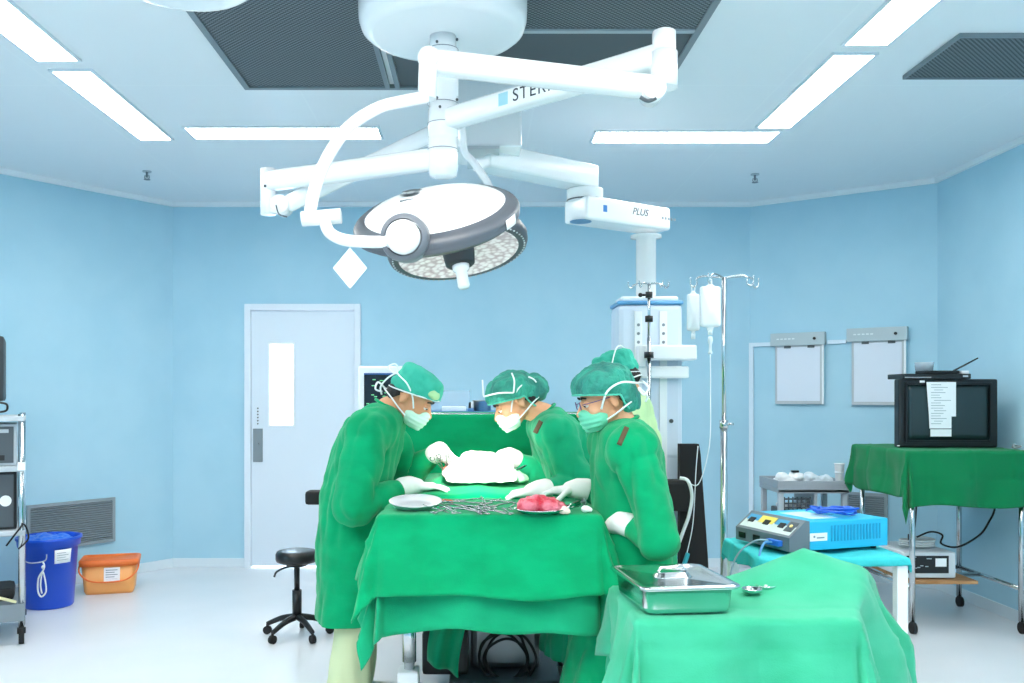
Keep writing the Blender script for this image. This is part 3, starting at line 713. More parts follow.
    # ---- mask
    def mf(co, n):
        l = M.transposed() @ (co-c)
        return n*(.0016*math.sin(l.z*330))*(1 if l.x > .05 else 0)
    me = blob_mesh([ell(q(.052, 0, -.066), (.066, .066, .05), M)+ell(q(.098, 0, -.03), (.022, .03, .012), M)+ell(q(.09, 0, -.095), (.018, .03, .02), M)], .004, 2, mf, cut=[(q(.018, 0, -.06), M @ V((-1, 0, -.25)))])
    mk = link_mesh('face_mask', me, g['mask'], root)
    # ties
    for s in (-1, 1):
        up = g.get('ties', 'ear')
        if up == 'high':
            MB().tube([q(.04, s*.068, -.03), q(.0, s*.09, .02), q(-.03, s*.1, .07), q(-.055, s*.06, .135), q(-.06, 0, .15)], .0038, n=6).build('mask_tie', TIE, mk)
        elif up == 'back':
            MB().tube([q(.04, s*.07, -.03), q(.01, s*.104, .03), q(-.05, s*.112, .05), q(-.12, s*.075, .03), q(-.165, s*.01, .02)], .0045, n=6).build('mask_tie', TIE, mk)
        else:
            MB().tube([q(.045, s*.068, -.03), q(.015, s*.083, .015), q(-.03, s*.098, .05), q(-.09, s*.06, .06), q(-.118, 0, .065)], .0038, n=6).build('mask_tie', TIE, mk)
        MB().tube([q(.03, s*.07, -.075), q(-.01, s*.082, -.06), q(-.06, s*.08, -.04), q(-.115, s*.03, -.03), q(-.125, 0, -.03)], .0036, n=6).build('mask_tie', TIE, mk)
    for pts in g.get('extra_ties', []):
        MB().tube([q(*p) for p in pts], .0042, n=6).build('mask_tie', TIE, mk)
    # ---- trousers
    if 'foot' in g and g.get('trousers'):
        H = [ell(pel, (.1, .15, .08), T)]
        for i in (0, 1):
            ft = V(g['foot'][i]); s = 1 if i == 0 else -1; hip = pel+B.col[1]*(.07*s)-V((0, 0, .03)); kn = (hip+ft)/2+B.col[0]*.03; kn.z = .5
            H += chain((hip, .08), (kn, .085), (ft+V((0, 0, .12)), .085))
        me = blob_mesh(H, .009, 4, fsum(Fz(6, .012, (1, 1, .35), 2), Fz(14, .004, (1, 1, .5), 5)), cut=[(V((0, 0, .05)), V((0, 0, -1)))])
        link_mesh('trousers', me, KHAKI, root)
        for i in (0, 1):
            ft = V(g['foot'][i]); me = blob_mesh([cap_(ft+V((0, 0, .05)), .048, ft+B.col[0]*.17+V((0, 0, .04)), .04)], .006, 2, cut=[(V((0, 0, .003)), V((0, 0, -1)))])
            link_mesh('clog', me, mat('white_clog', '#e6e9ea', .5), root)
    # ---- gown
    t = g.get('thick', 1.0)
    hem = V(g['hem']); hr = g['hemr']
    H = chain((nb-lean*.035, (.085, .12, .045), T), (che, (.14*t, .19*t, .13), T), ((che+pel)/2, (.15*t, .19*t, .1), T), (pel, (.165*t, .2*t, .1), T), (hem, (hr[0], hr[1], .03), B))
    for i in (0, 1):
        S, E, W = V(sh[i]), V(el[i]), V(wr[i]); sag = V((0, 0, -.02))
        H += chain((S, .074*t), ((S+E)/2, .075*t), (E+sag, .075*t), ((E+W)/2+sag*.4, .052*t), (W, .03))
        H.append(ell(S, .078)+ell(nb-lean*.028, (.086, .1, .05), T)+ell(che, .115, T))
    seed = g.get('seed', 0)
    hz = hem.z
    ff = fsum(Fz(4.5, .012, (1, 1, .3), seed), Fz(9, .017, (1.2, 1.2, .3), seed+4), Fz(17, .0045, (1, 1, .6), seed+9))
    def fold(co, n):
        k = 1
        for i in (0, 1):
            k = min(k, max(0, ((co-V(wr[i])).length-.04)/.16))
        k = min(k, max(.15, (co-(nb+lean*.02)).length/.16-.2))
        return ff(co, n)*k+n*.004
    me = blob_mesh(H, .0085, 4, fold, cut=[(V((0, 0, hz)), V((g.get('hemtilt', 0), 0, -1)))])
    gown = link_mesh('gown', me, g['gown'], root)
    # knitted collar
    MB().tube([nb+T @ V((.066*math.cos(a), .068*math.sin(a), .012+.012*math.cos(a)*-1)) for a in [k*2*PI/20 for k in range(20)]], .0065, n=8, closed=True).build('collar', g.get('collar', g['gown']), gown)
    # ---- gloves
    for i in (0, 1):
        hd = g['hands'][i]
        if hd is None: continue
        W = V(wr[i]); me = blob_mesh(hand_hulls(W+V(hd[0]).normalized()*.02, hd[0], hd[1], hd[2], hd[3], s=1.02)+[cap_(W-(W-V(el[i])).normalized()*.035, .046, W, .044), cap_(W, .044, W+V(hd[0]).normalized()*.035, .034)], .0036, 2)
        link_mesh('glove', me, GLOVE, root)
    return root, q, gown, T

# --- surgeon at the left, side-on, leaning over the patient
A, qa, ga, Ta = person(dict(name='person', label='surgeon at left with tied teal cap, green gown and pale trousers, leaning over the patient',
    head=(-.28, 3.98, 1.385), face=(.84, -.12, -.52), headup=(.0, .0, 1), body=(1, .08), pelvis=(-.535, 4.0, .92), chest=(-.475, 3.99, 1.16), neck=(-.385, 3.98, 1.33),
    sh=[(-.42, 4.15, 1.24), (-.45, 3.82, 1.24)], el=[(-.33, 4.33, 1.03), (-.50, 3.74, .955)], wr=[(-.165, 4.17, 1.135), (-.285, 3.90, 1.0)],
    hands=[((.72, -.25, -.55), (-.3, -.6, -.6), .7, -1), ((.93, .15, -.02), (0, 0, -1), .3, 1)],
    foot=[(-.56, 4.11, 0), (-.55, 3.9, 0)], trousers=True, cap='tied', mask=MASKP, gown=GREEN, hem=(-.55, 3.98, .41), hemr=(.14, .19), seed=1, thick=.92,
    extra_ties=[[(-.1, 0, .065), (-.14, .01, .085), (-.16, .0, .06), (-.13, -.02, .05), (-.1, -.03, .06)], [(-.11, -.02, .06), (-.13, -.03, .02), (-.14, -.02, -.03), (-.12, -.01, -.06)], [(-.12, 0, -.03), (-.16, -.02, -.02), (-.15, -.04, -.05), (-.12, -.03, -.045)]]))
# --- middle assistant, behind the patient's side, facing left
Bp, qb, gb, Tb = person(dict(name='person', label='assistant in teal bouffant cap and white mask bending over the bright operating field',
    head=(.185, 4.2, 1.365), face=(-.86, -.08, -.46), body=(-1, 0), pelvis=(.54, 4.24, .9), chest=(.45, 4.22, 1.12), neck=(.325, 4.205, 1.30),
    sh=[(.36, 4.04, 1.22), (.35, 4.38, 1.22)], el=[(.45, 3.99, 1.0), (.36, 4.46, 1.0)], wr=[(.275, 3.87, .985), (.165, 4.32, 1.10)],
    hands=[((-.85, -.1, -.12), (0, 0, -1), .4, -1), ((-.9, -.2, .0), (-.2, -.1, -1), .7, 1)],
    foot=[(.52, 4.14, 0), (.54, 4.35, 0)], trousers=True, cap='net', mask=MASKP, gown=GREEN2, hem=(.52, 4.2, .2), hemr=(.2, .21), seed=5, ties='ear', thick=.92,
    bun=(-.118, 0, .01), bunr=.058,
    extra_ties=[[(.122, .045, .09), (.06, .107, .075), (-.0, .116, .045)], [(.122, .045, .095), (.09, .035, .16)], [(-.04, .075, .125), (-.03, .105, .09), (-.0, .116, .045)], [(-.1, .075, .075), (-.115, .08, .055), (-.12, .08, .035)]]))
# --- right assistant, nearest the viewer
Cp, qc, gc, Tc = person(dict(name='person', label='assistant at right in teal bouffant cap with glasses and mint mask, nearest the viewer',
    head=(.503, 3.5, 1.38), face=(-.96, -.12, -.26), body=(-1, -.05), pelvis=(.612, 3.52, .9), chest=(.595, 3.5, 1.12), neck=(.57, 3.5, 1.28),
    sh=[(.582, 3.33, 1.20), (.565, 3.68, 1.2)], el=[(.665, 3.25, .885), (.60, 3.77, .99)], wr=[(.55, 3.375, .915), (.435, 3.79, 1.0)],
    hands=[((-.55, .45, -.25), (-.2, 0, -1), .4, -1), ((-.9, .0, -.06), (0, 0, -1), .55, 1)],
    foot=[(.60, 3.42, 0), (.62, 3.63, 0)], trousers=True, cap='net', mask=MASKG, gown=GREEN, hem=(.57, 3.5, .24), hemr=(.22, .2), seed=11, ties='back', glasses=True, thick=.84,
    bun=(-.082, 0, -.04), bunr=.052,
    extra_ties=[[(-.15, .05, .03), (-.16, .07, 0), (-.13, .085, -.02), (-.12, .08, .01), (-.15, .06, -.03), (-.14, .05, -.05)]]))
# --- fourth figure behind
Dp, qd, gd, Td = person(dict(name='person', label='helper in green cap and pale yellow-green gown, half hidden behind the assistant at right',
    head=(.735, 4.62, 1.487), face=(-.78, .45, -.28), body=(-.8, .4), pelvis=(.83, 4.68, .92), chest=(.82, 4.66, 1.17), neck=(.81, 4.62, 1.385),
    sh=[(.70, 4.50, 1.27), (.86, 4.82, 1.28)], el=[(.66, 4.45, 1.02), (.84, 4.9, 1.0)], wr=[(.60, 4.52, .9), (.74, 4.95, .88)],
    hands=[((-.3, .1, -.9), (.5, .3, 0), .4, -1), ((-.3, .1, -.9), (.5, .3, 0), .4, 1)],
    foot=[(.78, 4.58, 0), (.85, 4.78, 0)], trousers=True, cap='tied', mask=MASKP, gown=PALEG, collar=PALEG, hem=(.83, 4.68, .5), hemr=(.17, .2), seed=17, ties='high', thick=.85))
# ties hanging on gown shoulders, patches
def patch(gown, c, nrm, w, h, rot):
    n_ = V(nrm).normalized(); x = V((0, 0, 1)).cross(n_).normalized(); y = n_.cross(x); x, y = x*math.cos(rot)+y*math.sin(rot), y*math.cos(rot)-x*math.sin(rot)
    return n_, x, y
def project_patch(gown, px0, py0, px1, py1, w, m, name='shoulder_patch'):
    """a sewn patch that hugs the gown between two seen points: follows the surface by ray casting"""
    dg = bpy.context.evaluated_depsgraph_get(); mw = world_of(gown); inv = mw.inverted(); O = inv @ V((0, 0, CZ))
    mb = MB(); N = 8; K = 4; rows = []
    ax = V((px1-px0, py1-py0)); L_ = ax.length; t_ = ax/L_; s_ = V((-t_.y, t_.x))
    me = gown.data; import mathutils
    tree = mathutils.bvhtree.BVHTree.FromPolygons([v.co for v in me.vertices], [p.vertices[:] for p in me.polygons])
    for i in range(N+1):
        row = []
        for j in range(K+1):
            p = V((px0, py0))+t_*L_*i/N+s_*w*(j/K-.5); r = (P(p.x, p.y, 1)-V((0, 0, CZ))).normalized()
            hit = tree.ray_cast(O, inv.to_3x3() @ r)
            if hit[0] is None: return
            row.append(mw @ hit[0] - r*.004)
        rows.append(row)
    mb.grid(lambda u, v: rows[round(u*N)][round(v*K)], N, K)
    mb.build(name, m, gown, solid=.002)
import mathutils.bvhtree
project_patch(gc, 627, 427, 619, 445, 5, BROWN)
project_patch(gb, 541, 421, 535, 433, 4.5, BROWN)

# ================================================================ patient on the operating table
ptx = .03
t = thing('person', 'patient lying on the operating table under green drapes with the belly exposed', 'person', (ptx, 4.6, .82))
H = chain((V((ptx, 3.0, .9)), .045), (V((ptx, 3.4, .91)), .06)) 
H = []
for s in (-1, 1):
    H += chain(((ptx+s*.09, 4.06, .905), .075), ((ptx+s*.1, 3.84, .88), .045)); 
    H += chain(((ptx+s*.19, 4.95, .93), .055), ((ptx+s*.29, 4.72, .9), .042), ((ptx+s*.30, 4.55, .88), .032))
H += chain(((ptx, 4.06, .905), (.16, .1, .075)), ((ptx, 4.3, .94), (.17, .15, .1)), ((ptx, 4.6, .93), (.16, .15, .09)), ((ptx, 4.9, .92), (.2, .1, .07)), ((ptx, 5.05, .94), .055))
H += head_hulls(frame((0, 0, 1), (0, 1, 0)), (ptx, 5.2, .96))
H.append(ell((.0, 4.24, .995), (.14, .18, .075)))
H = [h for h in H]
me = blob_mesh(H, .009, 3); link_mesh('body', me, SKIN, t)
# ================================================================ cloths
def cloth(name, cx, cy, hx, hy, z, dl, dr, df, db, m, rz=0, flare=.22, wave=.022, k=26, seed=0, step=.016, bump=None, hemn=.02, rad=.02, parent=None, parts=None):
    """a cloth laid over a rectangular top: s,t are cloth coordinates; the overhang falls and folds"""
    S = int((2*hx+dl+dr)/step); T_ = int((2*hy+df+db)/step); R = Matrix.Rotation(rz, 3, 'Z')
    def fn(u, v):
        s = -hx-dl+(2*hx+dl+dr)*u; t = -hy-df+(2*hy+df+db)*v
        # ragged hems
        qx = max(-hx, min(hx, s)); qy = max(-hy, min(hy, t)); ov = V((s-qx, t-qy, 0)); d = ov.length
        n1 = noise.noise(V((s*3+seed, t*3, seed)))
        if d < 1e-6: p = V((s, t, z)); 
        else:
            o = ov/d
            arc = rad*PI/2
            if d < arc: a = d/rad; h = rad*math.sin(a); dz = rad*(1-math.cos(a))
            else: h = rad+(d-arc)*flare; dz = rad+(d-arc)*math.sqrt(max(0, 1-flare*flare))
            per = (qx*(1 if abs(ov.y) > 0 else 0)+qy*(1 if abs(ov.x) > 0 else 0)); ang = math.atan2(o.y, o.x)
            w = wave*min(1, d/.22)*(math.sin(per*k+ang*5+seed*3+2.5*n1)+.5*math.sin(per*k*1.9+ang*9+seed))
            w2 = .012*min(1, d/.2)*noise.noise(V((s*6, t*6, seed+7)))
            p = V((qx, qy, z))+o*(h+w*(1 if d > arc else .2)+w2); p.z -= dz*(1+hemn*n1)
        p = R @ p; p = V((p.x+cx, p.y+cy, p.z))
        w3 = .0035*noise.noise(V((s*8, t*8, seed)))+.004*(max(0, 1-abs(((s+.13) % .26)-.13)/.014)-max(0, 1-abs(((t+.22) % .22)-.11)/.014))+.002*(1-abs(noise.noise(V((s*5+seed, t*5, 2))))*4)
        if d < 1e-6: p.z += w3
        else: p += (R @ V((o.x, o.y, 0)))*w3*1.6
        if bump: p = bump(p, d)
        return p
    mb = MB(); mb.grid(fn, S, T_); return mb.build(name, m, parent, solid=.003)

# operating table itself
t = thing('operating_table', 'steel-columned operating table with black pads under the patient', 'operating table', (.145, 4.4, 0))
MB().box((-.02, 4.25, .10), (.31, 4.62, .62), .03).build('column_cover', mat('column_steel', '#85888a', .33, .9, bump=(50, .05, (14, 1, 1))), t)
MB().box((.005, 4.28, .62), (.285, 4.59, .74), .02).build('lift_column', STEEL, t)
MB().box((-.12, 4.05, .0), (.4, 5.3, .10), .03).build('base', mat('table_base_grey', '#59616a', .5), t)
MB().box((-.24, 3.78, .74), (.30, 5.35, .775), .008).build('table_frame', STEEL, t)
MB().box((-.23, 3.79, .776), (.29, 5.34, .835), .02).build('mattress', BLACKR, t)
MB().box((.143, 4.2465, .3), (.1445, 4.2495, .6)).build('cover_seam', GREYM, t)
m = MB(); m.box((-.82, 4.33, .865), (-.24, 4.43, .93), .015); m.build('arm_board', BLACKR, t)
MB().box((-.3, 4.36, .77), (-.2, 4.4, .87), .004).build('arm_board_bracket', STEEL, t)
m = MB(); m.box((-.245, 4.15, .10), (-.03, 4.5, .305), .02); m.build('control_box', BLACK, t)

# patient drape with a bright opening over the belly
def pb(p, d):
    x, y = p.x-.0, p.y
    b = .125*math.exp(-((x/.17)**2+((y-4.26)/.28)**2))+.035*math.exp(-((x/.15)**2+((y-4.7)/.35)**2))
    if d == 0 or p.z > .8: p.z += b
    p.z += .012*noise.noise(V((p.x*7, p.y*7, 4)))*(1 if d == 0 else 0)
    return p
cloth('patient_drape', .03, 4.42, .31, .56, .96, .5, .42, .1, .2, GREEN, flare=.06, wave=.03, k=17, seed=3, bump=pb, step=.02, rad=.03)
o = bpy.data.objects['patient_drape']; tag(o, 'green surgical drape over the patient, bunched around the bright operating field', 'surgical drape')
GAUZE = mat('white_gauze', '#f5f3ec', .9, bump=(120, .3, (1, 1, 1)))
def draped_patch(name, pts, zf, m, thick=.01, seed=0):
    """a crumpled swab: a low blob following zf"""
    H = [ell((x, y, zf(x, y)), r) for x, y, r in pts]
    hs = [sum(H, [])] if len(pts) < 4 else [H[i]+H[i+1]+H[(i+2) % len(H)] for i in range(len(H)-1)]
    me = blob_mesh(hs, .006, 2, fsum(Fz(9, .009, (1, 1, 1), seed, False), Fz(24, .004, (1, 1, 1), seed+2))); return link_mesh(name, me, m)
zf = lambda x, y: .96+.125*math.exp(-((x/.17)**2+((y-4.26)/.28)**2))+.006
o = draped_patch('gauze_and_glow', [(.0, 4.34, (.06, .07, .03)), (.07, 4.34, (.05, .06, .03)), (.05, 4.2, (.12, .06, .016)), (.03, 3.96, (.16, .04, .008)), (.01, 4.04, (.16, .05, .01)), (.02, 4.12, (.14, .06, .014)), (.02, 4.26, (.08, .05, .026))], lambda x, y: zf(x, y)+.012, GAUZE)  # real swabs at the field; the front ones whiten the drape as lamp glow
tag(o, 'brightly lit white gauze swabs heaped over the operating field, spread forward to stand for lamp glow on the drape', 'gauze')
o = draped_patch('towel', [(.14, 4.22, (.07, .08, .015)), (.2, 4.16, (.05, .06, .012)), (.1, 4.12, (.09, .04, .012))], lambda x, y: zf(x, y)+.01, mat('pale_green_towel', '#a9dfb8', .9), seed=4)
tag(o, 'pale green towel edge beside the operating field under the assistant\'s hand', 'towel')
o = draped_patch('wound_edge', [(-.13, 4.10, (.02, .03, .014)), (-.11, 4.16, (.025, .03, .016)), (-.14, 4.16, (.012, .03, .012))], lambda x, y: zf(x, y)+.02, mat('wound_red', '#b8644a', .4), seed=9)
o.name = 'wound'; o.data.name = 'wound'; tag(o, 'reddish open wound at the left edge of the white swabs', 'wound')

# instruments: steel clamp with finger rings
def clamp_mesh():
    m = MB()
    for s in (-1, 1):
        m.tube([V((s*.016+.011*math.cos(a), .011*math.sin(a)-.065, .003)) for a in [k*2*PI/10 for k in range(10)]], .0022, n=6, closed=True)
        m.tube([(s*.010, -.055, .003), (s*.006, -.02, .003+.001*s), (0, .01, .003+.001*s), (-s*.003, .035, .003), (-s*.001, .065, .004)], .0025, n=6)
    m.cyl((0, .01, .0), (0, .01, .007), .004, n=8)
    me = bpy.data.meshes.new('clamp'); m.bm.to_mesh(me); m.bm.free(); return me
cmesh = clamp_mesh(); cmesh.materials.append(mat('instrument_steel', '#a3a8aa', .22, 1))
def put_clamp(name, loc, rz, label, cat, group=None, tilt=0, s=1):
    o = bpy.data.objects.new(name, cmesh); COL.objects.link(o); o.location = loc; o.rotation_euler = (tilt, tilt*.4, rz); o.scale = (s, s, s); tag(o, label, cat, group); return o
for i, (x, y, r, tl, lab) in enumerate(((.18, 4.12, -.9, .35, 'steel clamp on the pale towel at the right of the operating field'), (.20, 4.2, -.7, .3, 'second steel clamp just above the first on the pale towel'), (-.125, 4.12, .2, -1.1, 'steel clamp standing in the wound below the surgeon\'s glove'), (-.15, 4.13, -.3, -1.0, 'steel clamp leaning out of the wound at its left side'))):
    put_clamp('surgical_clamp', (x, y, zf(x, y)+.045), r, lab, 'surgical clamp', tilt=tl)

# anaesthesia screen
GREENS = GREEN
t = thing('anaesthesia_screen', 'steel screen frame at the head end of the operating table', 'screen frame', (.13, 4.9, .84))
ztop = zy(413, 4.9)
m = MB(); m.tube([(-.42, 4.9, .95), (-.42, 4.9, ztop-.03), (-.38, 4.9, ztop-.006), (.62, 4.9, ztop-.006), (.66, 4.9, ztop-.03), (.66, 4.9, .95)], .008, n=10, smooth_path=False); m.build('bow', CHROME, t)
m = MB(); m.cyl((-.42, 4.9, .95), (-.42, 4.9, .78), .01); m.cyl((.66, 4.9, .95), (.66, 4.9, .78), .01); m.beam((-.42, 4.9, .79), (.66, 4.9, .79), .03, .03, .004); m.build('side_post', CHROME, t)
def scr(u, v):
    x = -.47+1.17*u; s = v*1.15-.25      # s<0 falls behind the bar
    y = 4.9-.016*math.cos(PI*max(0, min(1, .5-s*8))) ; z = ztop+.006-abs(s) if abs(s) > .01 else ztop+.005-s*s*20
    if s > 0: y = 4.884-.012*min(1, s*6)-.16*max(0, s-.22)*(1)+.035*noise.noise(V((x*3, s*4, 1)))*min(1, s*5)+.014*max(0, 1-abs(s-.24)/.02)+.008*math.sin(x*31+3*s)*min(1, s*5)
    else: y = 4.918+.01*noise.noise(V((x*5, s*2, 9)))
    return (x, y, z)
m = MB(); m.grid(scr, 70, 60); o = m.build('screen_drape', GREENS, solid=.003); tag(o, 'green drape hung over the anaesthesia screen between surgeon and assistant', 'surgical drape')

# ================================================================ instrument table in front
IZ = zy(515, 3.33)
t = thing('instrument_table', 'steel instrument table under green cloths between the viewer and the patient', 'instrument table', (.055, 3.62, 0))
MB().box((-.32, 3.37, IZ-.035), (.43, 3.88, IZ-.012), .006).build('tabletop', STEEL, t)
for x in (-.27, .41):
    MB().cyl((x, 3.7, .09), (x, 3.7, IZ-.036), .021).cyl((x, 3.7, .3), (x, 3.7, .5), .028).build('leg', CHROME, t)
    MB().box((x-.045, 3.64, .12), (x+.04, 3.76, .27), .01).build('leg_housing', WHITE, t)
    m = MB(); m.box((x-.035, 3.45, .06), (x+.035, 3.95, .10), .012); fb = m.build('foot_bar', WHITE, t)
    for y in (3.5, 3.9): MB().cyl((x-.012, y, .029), (x+.012, y, .029), .028).cyl((x, y, .03), (x, y, .062), .008).build('caster', BLACKR, fb)
cloth('table_cloth', .055, 3.625, .40, .285, IZ-.006, .38, .36, .43, .1, GREEN2, flare=.14, wave=.020, k=13, seed=8, hemn=.1, rad=.012)
tag(bpy.data.objects['table_cloth'], 'lower washed-green cloth hanging longest on the instrument table', 'cloth')
m = cloth('table_cloth', .055, 3.625, .405, .29, IZ, .26, .28, .30, .1, GREEN, flare=.3, wave=.012, k=9, seed=2, hemn=.12, rad=.014)
tag(m, 'upper bright green cloth with fold creases spread over the instrument table', 'cloth')

# ---- things on the instrument table
top = IZ+.004
def onT(px, py): return V(((px-475)/F*((CZ-top)*F/(py-396)), (CZ-top)*F/(py-396), top))
c = onT(416, 509); t = thing('kidney_dish', 'shallow steel dish at the left end of the instrument table', 'dish', c)
m = MB(Matrix.Translation(c+V((0, -.02, .012))) @ Matrix.Rotation(.30, 4, 'X') @ Matrix.Diagonal((1, .62, .55, 1)))
m.lathe([(0, .004), (.06, .004), (.082, .016), (.096, .045), (.102, .046), (.102, .043), (.097, .04), (.086, .012), (.064, 0), (0, 0)]); m.build('bowl', mat('satin_steel', '#d7dadc', .38, .55), t)
rnd = random.Random(5)
n = 0
for row, (pya, pyb) in enumerate(((502.5, 504.5), (507, 509), (511, 513.5))):
    for i in range(11):
        px = 436+i*7.4+rnd.uniform(-3, 3)
        if row == 0 and (px < 444 or px > 508): continue
        if px > 512: continue
        c = onT(px, rnd.uniform(pya, pyb)); c.z += rnd.uniform(.004, .012)
        put_clamp('surgical_clamp', c, rnd.uniform(-2.2, 2.2), 'steel clamp among those heaped on the green instrument table', 'surgical clamp', 'steel clamps and scissors on the instrument table', tilt=rnd.uniform(0, .3), s=rnd.uniform(.65, .85)); n += 1
c = onT(444, 504); m = MB(Matrix.Translation(c) @ Matrix.Rotation(.5, 4, 'Z')); m.tube([(-.03, 0, .008), (0, .004, .014), (.04, 0, .008)], .006, n=8); tag(m.build('blood_stained_swab', mat('swab_orange', '#c06b45', .7)), 'small blood-stained swab at the left of the heaped clamps', 'swab')
# tray with tissue
c = onT(540, 513); t = thing('specimen_tray', 'round steel tray holding red tissue at the right end of the instrument table', 'tray', c)
m = MB(Matrix.Translation(c) @ Matrix.Diagonal((1, .9, 1, 1))); m.lathe([(0, .004), (.07, .004), (.09, .016), (.098, .018), (.098, .015), (.09, .012), (.07, 0), (0, 0)]); m.build('plate', CHROME, t)
H = [ell(c+V((-.04, -.02, .03)), (.045, .04, .025)), ell(c+V((.03, -.02, .028)), (.05, .04, .025)), ell(c+V((.0, .02, .036)), (.05, .04, .026)), ell(c+V((-.02, .0, .045)), (.035, .03, .018)), ell(c+V((.06, .0, .024)), (.03, .035, .02)), ell(c+V((.03, .01, .044)), (.03, .025, .014))]
tm = mat('red_tissue', '#c41f3c', .35, var=('#e2798a', 24, (1, 1, 1)), bump=(60, .5, (1, 1, 1)))
me = blob_mesh(H, .005, 2, fsum(Fz(22, .006, (1, 1, 1), 3), Fz(50, .003, (1, 1, 1), 5))); o = link_mesh('tissue', me, tm); tag(o, 'heap of red and pink tissue lying in the round steel tray', 'tissue')
c = onT(572, 513)
t = thing('syringe', 'steel syringe lying slanted beside the red tissue tray', 'syringe', c)
a = c+V((-.04, -.02, .014)); b = c+V((.03, .05, .03)); d = (b-a).normalized()
MB().cyl(a, b, .011).build('barrel', CHROME, t); MB().cyl(b, b+d*.03, .004).cyl(b+d*.03, b+d*.034, .012).build('plunger', STEEL, t); MB().cyl(a-d*.004, a, .016).build('flange', BLACK, t)
for i, (px, py, r, lab, colr) in enumerate(((563, 514, .016, 'small round pale bottle stopper beside the steel syringe', '#f0e0cf'), (586, 512.5, .014, 'white gauze ball at the right edge of the instrument table', '#f6f6f4'))):
    c = onT(px, py); me = blob_mesh([ell(c+V((0, 0, r)), (r*1.3, r, r*.9)), ell(c+V((r, 0, r*.7)), r*.7)], .003, 2, Fz(50, .002)); o = link_mesh('cotton_ball', me, mat('cotton_%s' % ('cream' if i == 0 else 'white'), colr, .9)); tag(o, lab.replace('bottle stopper', 'cotton ball'), 'cotton ball')
for i in range(3):
    c = onT(566+i*5, 510); c.z += .01
    put_clamp('surgical_clamp', c, -.6-.4*i, 'steel clamp crossed under the syringe beside the tissue tray', 'surgical clamp', 'clamps under the syringe', tilt=.2, s=.7)

# things under the instrument table
def coil(name, c, r, n, rad, m, seed=0, flat=1, parent=None, tail=None, tilt=0):
    rn = random.Random(seed); pts = []
    for k in range(n*12):
        a = k*2*PI/12; rr = r*(1+.12*math.sin(k*.37+seed)); pts.append(V((c[0]+rr*math.cos(a)+.01*rn.uniform(-1, 1)+.015*math.sin(k*.11), c[1]+rr*flat*math.sin(a)*math.cos(tilt), c[2]+rad*(1+k/12*1.5)+abs(tilt)*0+rr*math.sin(a)*math.sin(tilt))))
    if tail: pts += [V(p) for p in tail]
    return MB().tube(pts, rad, n=8).build(name, m, parent)
o = coil('power_cable', (.14, 4.165, .155), .11, 4, .0065, BLACKR, 3, tilt=1.25, tail=[(.28, 4.14, .03), (.33, 4.1, .012), (.5, 4.05, .012)])
tag(o, 'coiled black cable leaning against the steel table column', 'cable')
m = MB(); m.tube([(.335, 4.38, .34), (.35, 4.3, .33), (.36, 4.24, .2), (.42, 4.2, .1), (.38, 4.15, .035), (.3, 4.12, .03)], .006, n=8); tag(m.build('foot_switch_cable', BLACKR), 'thin black cable curling at the right of the steel table column', 'cable')
t = thing('foot_switch', 'grey foot switch on the floor at the right of the table column', 'foot switch', (.47, 4.5, 0))
MB().box((.40, 4.42, .0), (.52, 4.62, .045), .015).build('housing', mat('pedal_blue_grey', '#7d93a6', .5), t); MB().box((.415, 4.44, .046), (.505, 4.56, .065), .008).build('pedal', GREYD, t)
m = MB(); 
def hang(u, v):
    x = -.195+.14*u+.02*math.sin(v*5); z = .66-.46*v-.06*u; y = 4.02+.03*math.sin(u*9+v*2)+.02*noise.noise(V((u*3, v*3, 2)))
    return (x, y, z)
m.grid(hang, 16, 24); tag(m.build('hanging_drape', GREEN2, solid=.003), 'loose green cloth end hanging under the instrument table at left', 'cloth')

# ================================================================ draped back table at the right front
TZ = zy(620, 2.72)
def bump2(p, d):
    # the cloth is carried up by the covered basin at the far right
    w = max(0, min(1, (p.x-.95)/.35))*max(0, min(1, (p.y-2.75)/.45))
    p.x += .36*w
    h = max(0, (p.x-.75)/.42) if p.x < 1.17 else max(0, (1.70-p.x)/.53)
    k = h**1.3*math.exp(-(((p.y-3.2)/.17)**2))
    if p.z > TZ-.3: p.z += .135*k*(1 if p.z > TZ-.05 else max(0, (p.z-TZ+.3)/.25))
    if d > 0: p.x += max(0, TZ-p.z)*.16*w
    return p
t = thing('back_table', 'wheeled steel table hidden under the light green cloth at front right', 'table', (.8, 2.95, 0))
MB().box((.49, 2.76, TZ-.04), (1.12, 3.16, TZ-.012), .005).build('tabletop', STEEL, t)
for x in (.53, 1.08):
    for y in (2.8, 3.12): MB().cyl((x, y, .06), (x, y, TZ-.04), .014).cyl((x-.01, y, .03), (x+.01, y, .03), .03).build('leg', CHROME, t)
t2 = thing('basin', 'upturned basin making the peak under the light green cloth', 'basin', (1.36, 3.16, TZ-.01))
LGREEN = mat('light_green_cotton', '#42b48d', .85, spec=.12, bump=(220, .12, (1, 1, 1)), var=('#3aac84', 5, (1, 1, 2)), sheen=.15)
bpy.data.objects.remove(t2)
o = cloth('table_cloth', .825, 2.965, .33, .24, TZ, .26, .42, .62, .2, LGREEN, flare=.11, wave=.034, k=12, seed=6, hemn=.1, rad=.014, bump=bump2)
tag(o, 'light green cloth over the front right table with a raised peak at its far corner', 'cloth')
